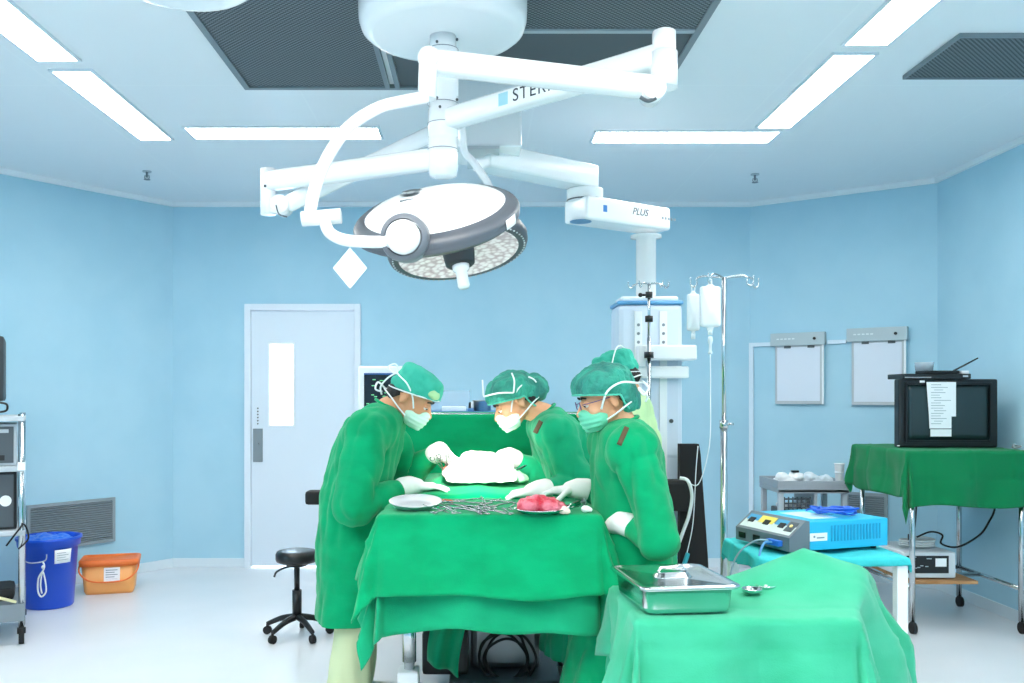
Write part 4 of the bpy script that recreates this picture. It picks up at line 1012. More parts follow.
# steel instrument container with lid
zb = TZ+.006; cc = V((.64, 2.925, zb)); cxf = Matrix.Translation(cc) @ Matrix.Rotation(math.radians(7), 4, 'Z') @ Matrix.Diagonal((.93, .95, .97, 1))
BRIGHT = mat('bright_satin_steel', '#d5d8da', .17, 1)
t = thing('instrument_container', 'rectangular polished steel container with handled lid on the light green cloth', 'steel container', cc, math.radians(7))
def rrect(hx, hy, r, z, n=6):
    out = []
    for cx_, cy_, a0 in ((hx-r, hy-r, 0), (-hx+r, hy-r, PI/2), (-hx+r, -hy+r, PI), (hx-r, -hy+r, 1.5*PI)):
        for k in range(n+1): a = a0+PI/2*k/n; out.append(V((cx_+r*math.cos(a), cy_+r*math.sin(a), z)))
    return out
def loft(mb, rings, capb=True, capt=True):
    R_ = [[mb.bm.verts.new(mb.xf @ p) for p in r] for r in rings]; n = len(R_[0])
    for A_r, B_r in zip(R_, R_[1:]):
        for k in range(n): f = mb.bm.faces.new((A_r[k], A_r[(k+1) % n], B_r[(k+1) % n], B_r[k])); f.smooth = True
    if capb: mb.bm.faces.new(R_[0][::-1])
    if capt: mb.bm.faces.new(R_[-1])
    return mb
m = MB(cxf); m.mi = 0; loft(m, [rrect(.13, .155, .03, .0), rrect(.145, .17, .035, .006), rrect(.15, .175, .04, .02), rrect(.155, .18, .04, .078), rrect(.168, .193, .035, .08), rrect(.168, .193, .035, .084)]); m.build('pan', BRIGHT, t)
m = MB(cxf); loft(m, [rrect(.172, .197, .03, .0845), rrect(.174, .199, .03, .088), rrect(.172, .197, .03, .092), rrect(.155, .18, .03, .094), rrect(.145, .17, .03, .088), rrect(.0, .0, 0, .0885)], True, False); ld = m.build('lid', BRIGHT, t)
m = MB(cxf); loft(m, [rrect(.07, .04, .035, .0885), rrect(.065, .035, .03, .09), rrect(.06, .03, .028, .099), rrect(.045, .02, .018, .104), rrect(.03, .01, .008, .104)]); m.build('handle_recess', BRIGHT, ld)
m = MB(cxf); m.tube([(-.05, 0, .104), (-.04, 0, .118), (.04, 0, .118), (.05, 0, .104)], .006, n=8, smooth_path=False); m.build('handle', BRIGHT, ld)
# two small steel rings / towel clips beside it
def onZ(px, py, z): d = (CZ-z)*F/(py-396); return V(((px-475)/F*d, d, z))
for px, py, lab in ((752, 592, 'small round steel lid lying on the light green cloth, nearer the container'), (766, 588.5, 'small round steel lid lying on the light green cloth, further from the container')):
    c = onZ(px, py, TZ+.022); t = thing('steel_cup', lab, 'steel lid', c)
    MB(Matrix.Translation(c)).lathe([(0, .003), (.026, .003), (.031, .012), (.034, .013), (.034, .010), (.03, .0), (0, 0)]).build('dish', BRIGHT, t)
    MB(Matrix.Translation(c)).sph((0, 0, .008), (.008, .008, .006), 10).build('knob', STEEL, t)
# ================================================================ equipment along the walls
# ---- stool behind the surgeon
sx, sy = (297-475)/F*5.2, 5.2
t = thing('stool', 'round black padded stool with five-star base behind the surgeon at left', 'stool', (sx, sy, 0))
S_ = Matrix.Translation((sx, sy, 0))
MB(S_).lathe([(0, .43), (.10, .43), (.118, .438), (.122, .452), (.122, .478), (.114, .494), (.09, .5), (0, .502)]).build('seat', mat('black_vinyl', '#15181b', .35), t)
MB(S_).cyl((0, 0, .11), (0, 0, .27), .027).cyl((0, 0, .27), (0, 0, .43), .016).lathe([(.0, .4), (.06, .41), (.07, .43), (0, .43)]).build('post', BLACK, t)
m = MB(S_); m.tube([(0, 0, .41), (-.06, -.03, .405), (-.11, -.03, .38), (-.125, -.03, .35)], .006, n=8); m.build('height_lever', BLACK, t)
for k in range(5):
    a = 2*PI*k/5+.35; d = V((math.cos(a), math.sin(a), 0))
    m = MB(S_); m.tube([d*.02+V((0, 0, .115)), d*.1+V((0, 0, .1)), d*.19+V((0, 0, .062))], lambda u: .02-.007*u, n=10); lg = m.build('leg', BLACK, t)
    m = MB(S_); s = V((-d.y, d.x, 0)); m.cyl(d*.19+s*.012+V((0, 0, .025)), d*.19-s*.012+V((0, 0, .025)), .024); m.cyl(d*.19+V((0, 0, .025)), d*.19+V((0, 0, .06)), .008); m.build('caster', BLACKR, lg)

# ---- blue bucket
bx, by = -2.83, 5.98
t = thing('bucket', 'tall blue plastic waste bucket with white label by the left wall', 'bucket', (bx, by, 0))
BLUE = mat('blue_polythene', '#0a4fd0', .35)
Bm = Matrix.Translation((bx, by, 0))
MB(Bm).lathe([(0, .0), (.145, .0), (.152, .01), (.178, .40), (.192, .402), (.196, .44), (.204, .445), (.204, .46), (.19, .462), (.185, .45), (.172, .40), (.147, .02), (0, .012)]).build('body', BLUE, t)
me = blob_mesh([ell((bx, by, .425), (.165, .165, .022)), ell((bx+.05, by-.04, .445), (.11, .09, .02)), ell((bx-.07, by, .44), (.08, .09, .02))], .009, 2, fsum(Fz(14, .014, (1, 1, 1), 2), Fz(30, .005, (1, 1, 1), 6)), cut=[(V((0, 0, .40)), V((0, 0, -1)))])
link_mesh('bin_liner', me, mat('blue_liner_film', '#2c6fe0', .3), t)
m = MB(Bm); R0 = .1745
m.grid(lambda u, v: ((R0+.017*(v-.0)*.6+.001)*math.cos(-.95+.62*u), (R0+.017*(v)*.6+.001)*math.sin(-.95+.62*u), .30+.09*v), 10, 3)
lb = m.build('label', PAPER, t, solid=.001)
m = MB(Bm)
for i in range(4): m.grid(lambda u, v: ((R0+.004+.010*.8)*math.cos(-.88+(.42-.1*(i % 2))*u), (R0+.004+.010*.8)*math.sin(-.88+(.42-.1*(i % 2))*u), .322+i*.015+.003*v), 8, 1)
m.build('print', INKG, lb)
m = MB(Bm); rr = .2
m.tube([(rr*math.cos(-2.0), rr*math.sin(-2.0), .36), ((rr+.012)*math.cos(-1.85), (rr+.012)*math.sin(-1.85), .33), ((rr+.01)*math.cos(-1.6), (rr+.01)*math.sin(-1.6), .318), (rr*math.cos(-1.25), rr*math.sin(-1.25), .33), (rr*math.cos(-1.2), rr*math.sin(-1.2), .37)], .004, n=6); m.build('handle', GREYL, t)
m = MB(Bm); A0 = -1.32
def bp_(a, z, r=.2): return (r*math.cos(a), r*math.sin(a), z)
m.tube([bp_(A0, .325), bp_(A0+.05, .30), bp_(A0+.02, .27), bp_(A0-.12, .22), bp_(A0-.14, .14), bp_(A0-.04, .10), bp_(A0+.1, .13), bp_(A0+.08, .2), bp_(A0, .26), bp_(A0-.06, .18), bp_(A0-.02, .12)], .0055, n=6); m.sph(bp_(A0+.02, .29), .012); m.build('tied_string', WHITE_S, t)

# ---- orange sharps box
c = V((-2.60, 6.42, 0)); Om = Matrix.Translation(c) @ Matrix.Rotation(math.radians(16), 4, 'Z')
t = thing('sharps_box', 'orange plastic box with lid and white label on the floor beside the blue bucket', 'plastic box', c, math.radians(16))
ORB = mat('translucent_orange_plastic', '#f0a860', .4); ORL = mat('orange_plastic_lid', '#f0762e', .4)
m = MB(Om); loft(m, [rrect(.155, .10, .03, 0), rrect(.165, .11, .035, .02), rrect(.18, .125, .035, .2)]); m.build('tub', ORB, t)
m = MB(Om); loft(m, [rrect(.195, .135, .035, .2), rrect(.198, .138, .035, .235), rrect(.19, .13, .035, .243), rrect(.17, .11, .03, .243), rrect(.16, .10, .03, .232)]); m.build('lid', ORL, t)
m = MB(Om); m.tube([(-.195, -.05, .215), (-.185, -.14, .16), (-.1, -.155, .10), (.1, -.155, .10), (.185, -.14, .16), (.195, -.05, .215)], .006, n=8); m.build('handle', ORL, t)
m = MB(Om); m.box((-.03, -.128, .09), (.075, -.124, .19), rot=Matrix.Rotation(-.08, 4, 'X')); lb = m.build('label', PAPER, t)
m = MB(Om)
for i in range(5): m.box((-.018, -.1305, .105+i*.016), (.06-.02*(i % 2), -.1295, .110+i*.016))
m.build('print', INKG, lb)
# right-side tab
# ---- instrument rack at the left edge
rx0, rx1, ry0, ry1 = -3.08, -2.545, 5.05, 5.52
RX = Matrix.Translation((rx1, ry0, 0)) @ Matrix.Rotation(math.radians(26), 4, 'Z') @ Matrix.Translation((-rx1, -ry0, 0))
RXa = math.radians(26)
t = thing('endoscopy_rack', 'chrome-posted equipment rack cut by the left edge beside the blue bucket', 'equipment rack', RX @ V((-2.81, 5.3, 0)), RXa)
zt = zy(414, 5.05)
for x in (rx0, rx1):
    for y in (ry0, ry1):
        p = MB(RX).cyl((x, y, .10), (x, y, zt), .0165, n=16).build('post', CHROME, t)
        MB(RX).cyl((x-.014, y, .045), (x+.014, y, .045), .045).cyl((x, y, .05), (x, y, .1), .014).box((x-.022, y-.02, .06), (x+.022, y+.02, .09), .004).build('caster', BLACKR, p)
for py in (416, 466, 530, 603):
    z = zy(py, 5.05); th = .03 if py < 600 else .10
    MB(RX).box((rx0-.018, ry0-.018, z-th), (rx1+.018, ry1+.018, z), .006).build('shelf', GREYL if py != 603 else GREYM, t)
MB(RX).box((rx1-.02, ry0-.03, zy(470, 5.05)), (rx1+.02, ry0+.02, zy(462, 5.05)), .004).build('corner_clip', WHITE, t)
def device(name, label, x1, z0, z1, col, y0=5.1, detail=None):
    d = thing(name, label, 'medical device', RX @ V((x1-.25, 5.3, z0)), RXa)
    MB(RX).box((x1-.46, y0, z0), (x1, y0+.36, z1), .008).build('housing', col, d)
    MB(RX).box((x1-.43, y0-.006, z0+.015), (x1-.015, y0-.0005, z1-.015), .002).build('front_panel', GREYD, d)
    if detail == 'knobs':
        for i in range(2): MB(RX).cyl((x1-.055-.1*i, y0-.006, (z0+z1)/2), (x1-.055-.1*i, y0-.022, (z0+z1)/2), .03).build('knob', WHITE, d)
    else:
        MB(RX).box((x1-.1, y0-.009, z0+.03), (x1-.06, y0-.0065, z0+.06)).build('socket', BLACK, d); MB(RX).box((x1-.2, y0-.009, z1-.05), (x1-.04, y0-.0065, z1-.03)).build('display', GREYL, d)
device('light_source', 'grey endoscopy device on the second shelf of the left rack', -2.57, zy(466, 5.05)+.001, zy(424, 5.05), GREYL)
device('camera_control_unit', 'dark boxed device with white round knobs on the third shelf of the left rack', -2.57, zy(530, 5.05)+.001, zy(472, 5.05), BLACK, detail='knobs')
t = thing('monitor', 'dark-framed tube monitor on top of the left rack', 'monitor', RX @ V((-2.88, 5.3, zt)), RXa)
xr = P(13, 0, 5.1).x-.015; z0 = zt+.07; z1 = zy(336, 5.1)
MB(RX).box((xr-.47, 5.12, z0), (xr, 5.5, z1), .02).build('housing', mat('monitor_charcoal', '#2d3339', .5), t)
MB(RX).box((xr-.445, 5.108, z0+.06), (xr-.055, 5.119, z1-.05), .012).build('screen', mat('tube_glass_green', '#5f8a78', .1), t)
m = MB(RX); m.box((xr-.45, 5.15, zt+.001), (xr-.05, 5.42, z0), .01); m.build('stand', BLACK, t)
m = MB(RX); m.tube([(xr-.03, 5.10, z0-.005), (xr+.012, 5.1, z0-.015), (xr+.012, 5.1, z0-.05), (xr-.03, 5.1, z0-.06)], .006, n=8); m.build('handle', BLACK, t)
m = MB(RX); m.tube([(-2.62, 5.06, zy(545, 5.05)), (-2.56, 5.01, zy(531, 5.05)+.01), (-2.53, 5.02, zy(524, 5.05)), (-2.51, 5.02, zy(538, 5.05)), (-2.56, 5.02, zy(548, 5.05))], .005, n=8); tag(m.build('cable', BLACKR), 'black cable looping around the front post of the left rack', 'cable')
m = MB(RX); m.box((-2.9, 5.12, zy(603, 5.05)+.002), (-2.58, 5.42, zy(603, 5.05)+.07), .03); tag(m.build('foot_pedal', BLACKR), 'black foot pedal lying on the bottom shelf of the left rack', 'foot pedal')
m = MB(RX); m.beam((-2.78, 5.04, zy(598, 5.05)+.06), (-2.57, 5.03, zy(603, 5.05)+.012), .02, .014, .004); tag(m.build('strap', mat('cream_strap', '#cfc9a0', .7)), 'cream strap hanging over the bottom shelf edge of the left rack', 'strap')

# ---- anaesthesia machine behind the screen
mx0, mx1, my = P(362, 0, 5.5).x, P(505, 0, 5.5).x, 5.5
ztp = zy(411.5, 5.5)
t = thing('anaesthesia_machine', 'pale anaesthesia machine with blue-edged worktop behind the green screen', 'anaesthesia machine', (-.25, 5.7, 0))
MB().box((mx0+.05, my+.03, .12), (mx1-.02, my+.5, ztp-.05), .02).build('cabinet', mat('machine_pale', '#cfdae4', .45), t)
MB().box((P(384, 0, 5.5).x, my-.02, ztp-.045), (mx1, my+.52, ztp), .008).build('worktop', mat('worktop_blue', '#3f86bd', .4), t)
for x in (mx0+.1, mx1-.07):
    for y in (my+.08, my+.44): MB().cyl((x-.02, y, .05), (x+.02, y, .05), .05).cyl((x, y, .05), (x, y, .125), .015).build('caster', BLACKR, t)
MB().box((P(384, 0, 5.5).x+.02, my+.3, ztp+.001), (P(470, 0, 5.8).x, my+.31, ztp+.13)).build('back_plate', mat('clear_acrylic', '#cfe4f3', .2, alpha=.35), t)
t = thing('patient_monitor', 'white-framed patient monitor with dark green-speckled screen behind the surgeon', 'monitor', (P(385, 0, 5.45).x, 5.6, 1.18))
a0, a1 = P(358, 0, 5.45).x, P(409, 0, 5.45).x; b1 = zy(366, 5.45)
MB().box((a0, 5.46, 1.0), (a1, 5.62, b1), .012).build('housing', WHITE_S, t)
MB().box((P(364, 0, 5.45).x, 5.448, 1.05), (a1-.02, 5.4595, b1-.045), .002).build('screen', mat('monitor_dark', '#0c1320', .15), t)
MB().box((P(364, 0, 5.45).x, 5.446, b1-.052), (a1-.02, 5.4478, b1-.043)).build('blue_bar', mat('screen_blue', '#2b5fa8', .3), t)
rn = random.Random(3); m = MB()
for i in range(16):
    x = P(366+rn.random()*22, 0, 5.45).x; z = b1-.08-.18*rn.random(); m.box((x, 5.4455, z), (x+.018, 5.4475, z+.006))
o = m.build('display_text', mat('screen_green_text', '#5fae7a', .4, emit=.6), t)
MB().cyl(((a0+a1)/2, 5.56, ztp*0+.9), ((a0+a1)/2, 5.56, 1.0), .03).box((a0+.03, 5.5, .0), (a1-.05, 5.6, .9), .01).build('stand', WHITE_S, t)
# things on the worktop
def W(px): return P(px, 0, 5.6).x
Z = ztp+.001
def item(name, lab, cat, fn, m):
    mb = MB(); fn(mb); return tag(mb.build(name, m), lab, cat)
item('tray', 'white shallow tray with packets on the anaesthesia worktop behind the surgeon\'s cap', 'tray', lambda m: m.box((W(442), 5.55, Z), (W(466), 5.66, Z+.03), .006), WHITE_S)
item('packet', 'small blue packet at the right of the white tray on the worktop', 'packet', lambda m: m.box((W(467.5), 5.52, Z), (W(474), 5.62, Z+.018), .004), mat('packet_blue', '#5b86b8', .6))
item('clip_box', 'black and white small device beside the metal bowl on the worktop', 'medical device', lambda m: (m.box((W(468.5), 5.64, Z), (W(474), 5.7, Z+.055), .006)), BLACK)
t = thing('steel_bowl', 'small steel jar with dark contents on the worktop by the assistant\'s forehead', 'jar', (W(482), 5.6, Z))
Jm = Matrix.Translation((W(482), 5.6, Z)); MB(Jm).lathe([(0, .0), (.05, 0), (.056, .004), (.056, .06), (.062, .064), (.062, .068), (.05, .068), (.05, .01), (0, .01)]).build('bowl', STEEL, t)
MB(Jm).lathe([(0, .05), (.049, .05), (.049, .045)]).build('contents', GREYD, t)
item('syringe_box', 'white syringe packet leaning at the left of the steel jar', 'packet', lambda m: m.box((W(471), 5.525, Z+.019), (W(473.5), 5.58, Z+.06), .004), PAPER)

# ---- IV pole with bags
ix, iy = 1.272, 4.6
t = thing('iv_pole', 'chrome infusion pole with four hooks carrying two bags in front of the right wall', 'infusion pole', (ix, iy, 0))
zt = zy(278, iy)
MB().cyl((ix, iy, .08), (ix, iy, zy(425, iy)), .0175).build('outer_tube', CHROME, t)
MB().cyl((ix, iy, zy(425, iy)), (ix, iy, zt), .011).build('inner_tube', CHROME, t)
MB().cyl((ix, iy, zy(428, iy)), (ix, iy, zy(420, iy)), .022).cyl((ix+.02, iy, zy(424, iy)), (ix+.05, iy, zy(424, iy)), .006).build('collar', CHROME, t)
for sx, sy, L_ in ((-.09, -.1, 1), (-.132, .03, 1), (.11, -.03, .7), (.17, .06, 1.0)):
    a = V((ix, iy, zt)); h = V((ix+sx, iy+sy, zt))
    m = MB(); dd = (h-a).normalized()
    m.tube([a, a+(h-a)*.7+V((0, 0, .012)), h, h+V((0, 0, -.028)), h+dd*.014+V((0, 0, -.042)), h+dd*.03+V((0, 0, -.03)), h+dd*.031+V((0, 0, .008))], .0045, n=8); m.build('hook', CHROME, t)
for k in range(5):
    a = 2*PI*k/5+.3; d = V((math.cos(a), math.sin(a), 0)); m = MB(Matrix.Translation((ix, iy, 0))); m.tube([V((0, 0, .1)), d*.12+V((0, 0, .1)), d*.21+V((0, 0, .07))], .013, n=8); lg = m.build('leg', CHROME, t)
    s = V((-d.y, d.x, 0)); MB(Matrix.Translation((ix, iy, 0))).cyl(d*.21+s*.012+V((0, 0, .028)), d*.21-s*.012+V((0, 0, .028)), .027).cyl(d*.21+V((0, 0, .03)), d*.21+V((0, 0, .065)), .008).build('caster', BLACKR, lg)
BAG = mat('clear_saline_bag', '#f3f8fb', .25, alpha=.92)
def bag(cx_, cy_, ztop, w, h, lab, chamber=True):
    t = thing('infusion_bag', lab, 'infusion bag', (cx_, cy_, ztop-h))
    H = [ell((cx_-w*.36, cy_, ztop-h*.12), (w*.14, .014, w*.14))+ell((cx_+w*.36, cy_, ztop-h*.12), (w*.14, .014, w*.14))+ell((cx_-w*.34, cy_, ztop-h*.8), (w*.16, .024, w*.16))+ell((cx_+w*.34, cy_, ztop-h*.8), (w*.16, .024, w*.16))+ell((cx_, cy_, ztop-h*.6), (w*.4, .032, h*.2)),
         ell((cx_, cy_, ztop-h*.08), (w*.22, .008, h*.07)), ell((cx_, cy_, ztop-h*.9), (w*.16, .012, h*.06))]
    link_mesh('bag', blob_mesh(H, .004, 2), BAG, t)
    MB().tube([(cx_-.006, cy_, ztop-h*.05), (cx_-.008, cy_, ztop+.012), (cx_, cy_, ztop+.02), (cx_+.008, cy_, ztop+.012), (cx_+.006, cy_, ztop-h*.05)], .003, n=6).build('hanging_loop', WHITE_S, t)
    MB().cyl((cx_, cy_, ztop-h-.004), (cx_, cy_, ztop-h*.9), .011).build('port', WHITE_S, t)
    if chamber:
        b = ztop-h
        MB().lathe([(0, -.01), (.01, -.012), (.013, -.03), (.010, -.045), (.007, -.05), (.007, -.085), (.011, -.09), (.009, -.1), (0, -.1)], Matrix.Translation((cx_, cy_, b))).build('drip_chamber', mat('drip_plastic', '#dfe9ee', .3), t)
        MB().tube([(cx_, cy_, b-.1), (cx_-.004, cy_-.02, b-.3), (cx_-.02, cy_-.06, b-.55), (cx_-.06, cy_+.0, b-.75), (cx_-.12, cy_+.06, b-.72)], .0024, n=6).build('infusion_line', mat('drip_tube', '#eef5f8', .3), t)
bag(ix-.098, iy-.108, zy(283, 4.49)-.0, .105, .255, 'larger clear infusion bag with drip chamber hanging nearest the pole')
bag(ix-.148, iy+.035, zy(290, 4.64), .066, .25, 'slimmer clear infusion bag hanging at the left end of the pole hooks', chamber=False)

# ---- black stand beside the right assistant
t = thing('equipment_stand', 'tall black tapered stand with padded arm behind the assistant at right', 'stand', (1.2, 5.05, 0))
zt2 = zy(444, 5.05)
xa, xb, xc = P(680, 0, 5.05).x, P(699, 0, 5.05).x, P(708, 0, 5.05).x
BM = mat('matt_black_board', '#07080a', .75)
MB().prism([(xa, 5.05, .03), (xc+.02, 5.05, .03), (xc, 5.05, .48), (xb+.01, 5.05, zt2-.06), (xb, 5.05, zt2), (xa, 5.05, zt2)], (0, .06, 0)).build('panel', BM, t)
MB().box((xa-.02, 4.93, 0), (xc+.05, 5.16, .03), .006).build('foot', BM, t)
m = MB(); m.box((P(660, 0, 4.96).x, 4.93, zy(511, 4.96)), (P(691, 0, 4.96).x, 5.049, zy(480, 4.96)), .02); m.build('arm_pad', BLACKR, t)
m = MB(); m.tube([P(680, 478, 4.91), P(688, 481, 4.89), P(692, 496, 4.89), P(689, 515, 4.89), P(683, 532, 4.90), P(676, 552, 4.90), P(671, 575, 4.91), V((1.07, 4.91, .12)), V((1.02, 4.91, .015)), V((.98, 4.91+.05, .0096))], .0095, n=8); tag(m.build('suction_tube', mat('suction_tube_white', '#dfe7ea', .35)), 'thick white suction tube curving down in front of the black stand', 'tube')
m = MB(); m.tube([P(698, 446, 5.00), P(696, 470, 5.00), P(694, 510, 5.00), P(692, 530, 5.00), P(687, 553, 5.00)], .0028, n=6); tag(m.build('thin_line', mat('drip_tube', '#eef5f8', .3)), 'thin clear line running straight down the black stand', 'tube')
item('tube_connector', 'small teal connector clipped low on the black stand', 'connector', lambda m: m.beam(P(688, 553, 4.99), P(684, 565, 4.99), .03, .02, .006), mat('connector_teal', '#2aa7b8', .5))

# ---- electrosurgical unit on its covered trolley
TR = thing('trolley', 'white-legged trolley carrying the cyan electrosurgical unit', 'trolley', (1.4, 3.9, 0))
tx0, tx1, ty0, ty1, tz = 1.15, 1.70, 3.62, 4.10, .735
for x in (tx0+.02, tx1+.02):
    for y in (ty0+.02, ty1-.02):
        lg = MB().box((x-.022, y-.022, .055), (x+.022, y+.022, tz-.02), .004).build('leg', WHITE, TR)
        MB().cyl((x-.012, y, .028), (x+.012, y, .028), .028).cyl((x, y, .03), (x, y, .06), .009).build('caster', BLACKR, lg)
MB().box((tx0, ty0, tz-.02), (tx1+.04, ty1, tz), .004).build('shelf', WHITE, TR)
MB().box((tx0+.01, ty0+.01, .2), (tx1+.03, ty1-.01, .215), .003).build('lower_shelf', WHITE, TR)
CY = mat('cyan_wrap_cloth', '#35c4c9', .8, bump=(60, .2, (1, 1, 1)))
o = cloth('trolley_cloth', (tx0+tx1+.04)/2, (ty0+ty1)/2, (tx1-tx0+.04)/2+.004, (ty1-ty0)/2+.004, tz+.005, .075, .06, .035, .07, CY, rz=0, flare=.05, wave=.022, k=30, seed=4, step=.009, hemn=.5, rad=.008)
tag(o, 'cyan cloth wrapped over the trolley top under the electrosurgical unit', 'cloth')
c0 = V((1.365, 3.67, tz+.012)); ang = math.radians(19)
E = Matrix.Translation(c0) @ Matrix.Rotation(ang, 4, 'Z')
t = thing('electrosurgical_unit', 'cyan electrosurgical generator with slanted grey control panel on the covered trolley', 'electrosurgical unit', c0, ang)
CYB = mat('cyan_enamel', '#22b3dd', .4)
D_ = .36; Lg = .40; Hh = .128
MB(E).box((.0, 0, .012), (Lg, D_, Hh), .004).build('housing', CYB, t)
m = MB(E)
for i in range(16): m.box((.105+i*.0165, -.0035, .045), (.113+i*.0165, -.0002, .11), .001)
o = m.build('cooling_fin', mat('cyan_shade_fin', '#1b9cc6', .5), t)
MB(E).box((-.0, -.003, .05), (.085, -.0003, .082)).build('label', PAPER, t)
MB(E).cyl((.02, -.003, .068), (.02, -.0045, .068), .005, n=10).box((.032, -.0042, .06), (.07, -.0031, .066)).build('label_print', INKG, t)
for x in (.03, .36):
    for y in (.04, .32): MB(E).cyl((x, y, 0), (x, y, .012), .012, n=12).build('foot', BLACKR, t)
PG = mat('panel_slate', '#6a7680', .45)
pr = [(-.10, 0, .012), (-.0005, 0, .012), (-.0005, 0, Hh+.004), (-.018, 0, Hh+.006), (-.10, 0, .068)]
MB(E).prism(pr[::-1], (0, D_, 0)).build('control_panel', PG, t)
sl = V((.082, 0, Hh+.006-.068)); sn = sl.normalized(); nn = V((-sn.z, 0, sn.x))
F_ = E @ Matrix.Translation((-.10, 0, .068)) @ Matrix((V((0, -1, 0)), sn, nn)).transposed().to_4x4()   # x across (towards viewer), y up the slope
def pan(x0, x1, y0, y1, name, m, h=.001): MB(F_).box((x0, y0, .0002), (x1, y1, h)).build(name, m, t)
pan(-.345, -.015, .012, .06, 'panel_plate', mat('panel_pale_print', '#c9d8d6', .5))
pan(-.34, -.26, .055, .088, 'panel_blue', mat('panel_blue_print', '#3f97c4', .5), .0015); pan(-.26, -.16, .05, .09, 'panel_yellow', mat('panel_yellow_print', '#e2d05a', .5), .0015); pan(-.15, -.08, .055, .088, 'panel_blue', mat('panel_blue_print', '#3f97c4', .5), .0015)
pan(-.07, -.02, .03, .085, 'panel_black', GREYD, .0015)
for x in (-.30, -.2, -.1): MB(F_).box((x-.018, .042, .0012), (x+.018, .068, .005), .001).build('display', BLACK, t)
m = MB(F_); m.cyl((-.045, .06, .0015), (-.045, .06, .006), .008, n=12); m.build('indicator', mat('indicator_amber', '#f0d890', .4), t)
for i, y in enumerate((.29, .19)): MB(E).box((-.104, y, .025), (-.1002, y+.045, .05), .001).build('socket', BLACK, t)
MB(E).box((-.125, .04, .028), (-.1002, .12, .052), .004).build('socket', mat('socket_blue', '#2b6fd0', .4), t)
MB(E).box((.07, .07, Hh+.0005), (.2, .28, Hh+.002)).build('top_label', mat('top_label_pale', '#bfe6f0', .5), t)
p = [E @ V(q_) for q_ in ((-.12, .08, .04), (-.17, .07, .04), (-.21, .05, -.02), (-.24, .02, -.15), (-.25, .0, -.3), (-.22, -.02, -.42))]
m = MB(); m.tube(p, .005, n=6); tag(m.build('cable', mat('cable_blue_grey', '#5c9ad0', .5)), 'pale blue cable drooping from the blue plug of the electrosurgical unit, right strand', 'cable')
p = [E @ V(q_) for q_ in ((-.12, .1, .045), (-.16, .14, .04), (-.2, .2, -.02), (-.22, .23, -.12), (-.2, .27, -.28), (-.16, .3, -.36))]
m = MB(); m.tube(p, .004, n=6); tag(m.build('cable', mat('cable_grey_thin', '#9fb4c4', .5)), 'thin grey cable arcing left from the electrosurgical unit towards the floor', 'cable')
m = MB(); m.tube([E @ V(q_) for q_ in ((.40, .3, .07), (.45, .3, .07), (.49, .28, .04), (.5, .27, -.05), (.5, .27, -.15))], .010, n=8); tag(m.build('power_cable', WHITE_S), 'white power cable bending down from the right end of the cyan unit', 'cable')
# blue coil on the unit
cc2 = E @ V((.225, .13, Hh+.002)); m = MB(Matrix.Translation(cc2)); pts = []
rn = random.Random(2)
for k in range(70):
    a = k*2*PI/11; r = .055+.022*math.sin(k*.7); pts.append(V((r*1.35*math.cos(a)+.01*rn.uniform(-1, 1), r*math.sin(a), .006+.014*rn.random()+.0003*k)))
m.tube(pts, .0042, n=6); tag(m.build('cable', mat('cable_bright_blue', '#1c5fd0', .4)), 'bright blue cable coiled on top of the cyan electrosurgical unit', 'cable')

# ---- grey cart by the wall
t = thing('utility_cart', 'grey plastic utility cart with three tiers against the right wall', 'cart', (2.27, 6.4, 0))
cx0, cx1, cy0, cy1 = 2.09, 2.58, 6.2, 6.62; cz = zy(489, 6.2)
CG = mat('cart_grey', '#9aa3ab', .5)
for k, z in enumerate((cz, .50, .18)):
    m = MB(); m.box((cx0, cy0, z-.03), (cx1, cy1, z), .008); w = .014; hh = .055 if k == 0 else .03
    m.box((cx0, cy0, z-.031), (cx1, cy0+w, z+hh), .004); m.box((cx0, cy1-w, z), (cx1, cy1, z+hh), .004); m.box((cx0, cy0+w, z), (cx0+w, cy1-w, z+hh), .004); m.box((cx1-w, cy0+w, z), (cx1, cy1-w, z+hh), .004); m.build('tray', CG, t)
for x in (cx0+.025, cx1-.025):
    for y in (cy0+.03, cy1-.03):
        lg = MB().box((x-.018, y-.018, .09), (x+.018, y+.018, cz-.031), .004).build('post', mat('cart_post', '#b3bcc4', .5), t)
        MB().cyl((x-.012, y, .04), (x+.012, y, .04), .04).cyl((x, y, .04), (x, y, .09), .01).build('caster', BLACKR, lg)
MB().box((2.34, cy0+.005, .531), (2.36, cy1-.02, cz-.031)).build('divider', CG, t)
Zc = cz+.001
item('basket', 'dark wire basket on the middle tier of the grey cart', 'basket', lambda m: [m.box((2.14, 6.24+.0, .55+i*.03), (2.32, 6.25, .56+i*.03)) for i in range(5)]+[m.box((2.14+j*.03, 6.235, .535), (2.148+j*.03, 6.245, .69)) for j in range(7)]+[m.box((2.135, 6.25, .535), (2.325, 6.5, .6), .01)], GREYD)
item('instrument_pack', 'white paper pack on the middle tier of the grey cart', 'packet', lambda m: m.box((2.15, 6.27, .601), (2.31, 6.45, .63), .012), PAPER)
me = blob_mesh([ell((2.19, 6.36, Zc+.035), (.08, .1, .035)), ell((2.26, 6.34, Zc+.07), (.05, .07, .035)), ell((2.16, 6.32, Zc+.07), (.04, .05, .035))], .007, 2, Fz(25, .008)); tag(link_mesh('tissue_pack', me, PAPER), 'crumpled white packs at the left end of the grey cart top', 'packet')
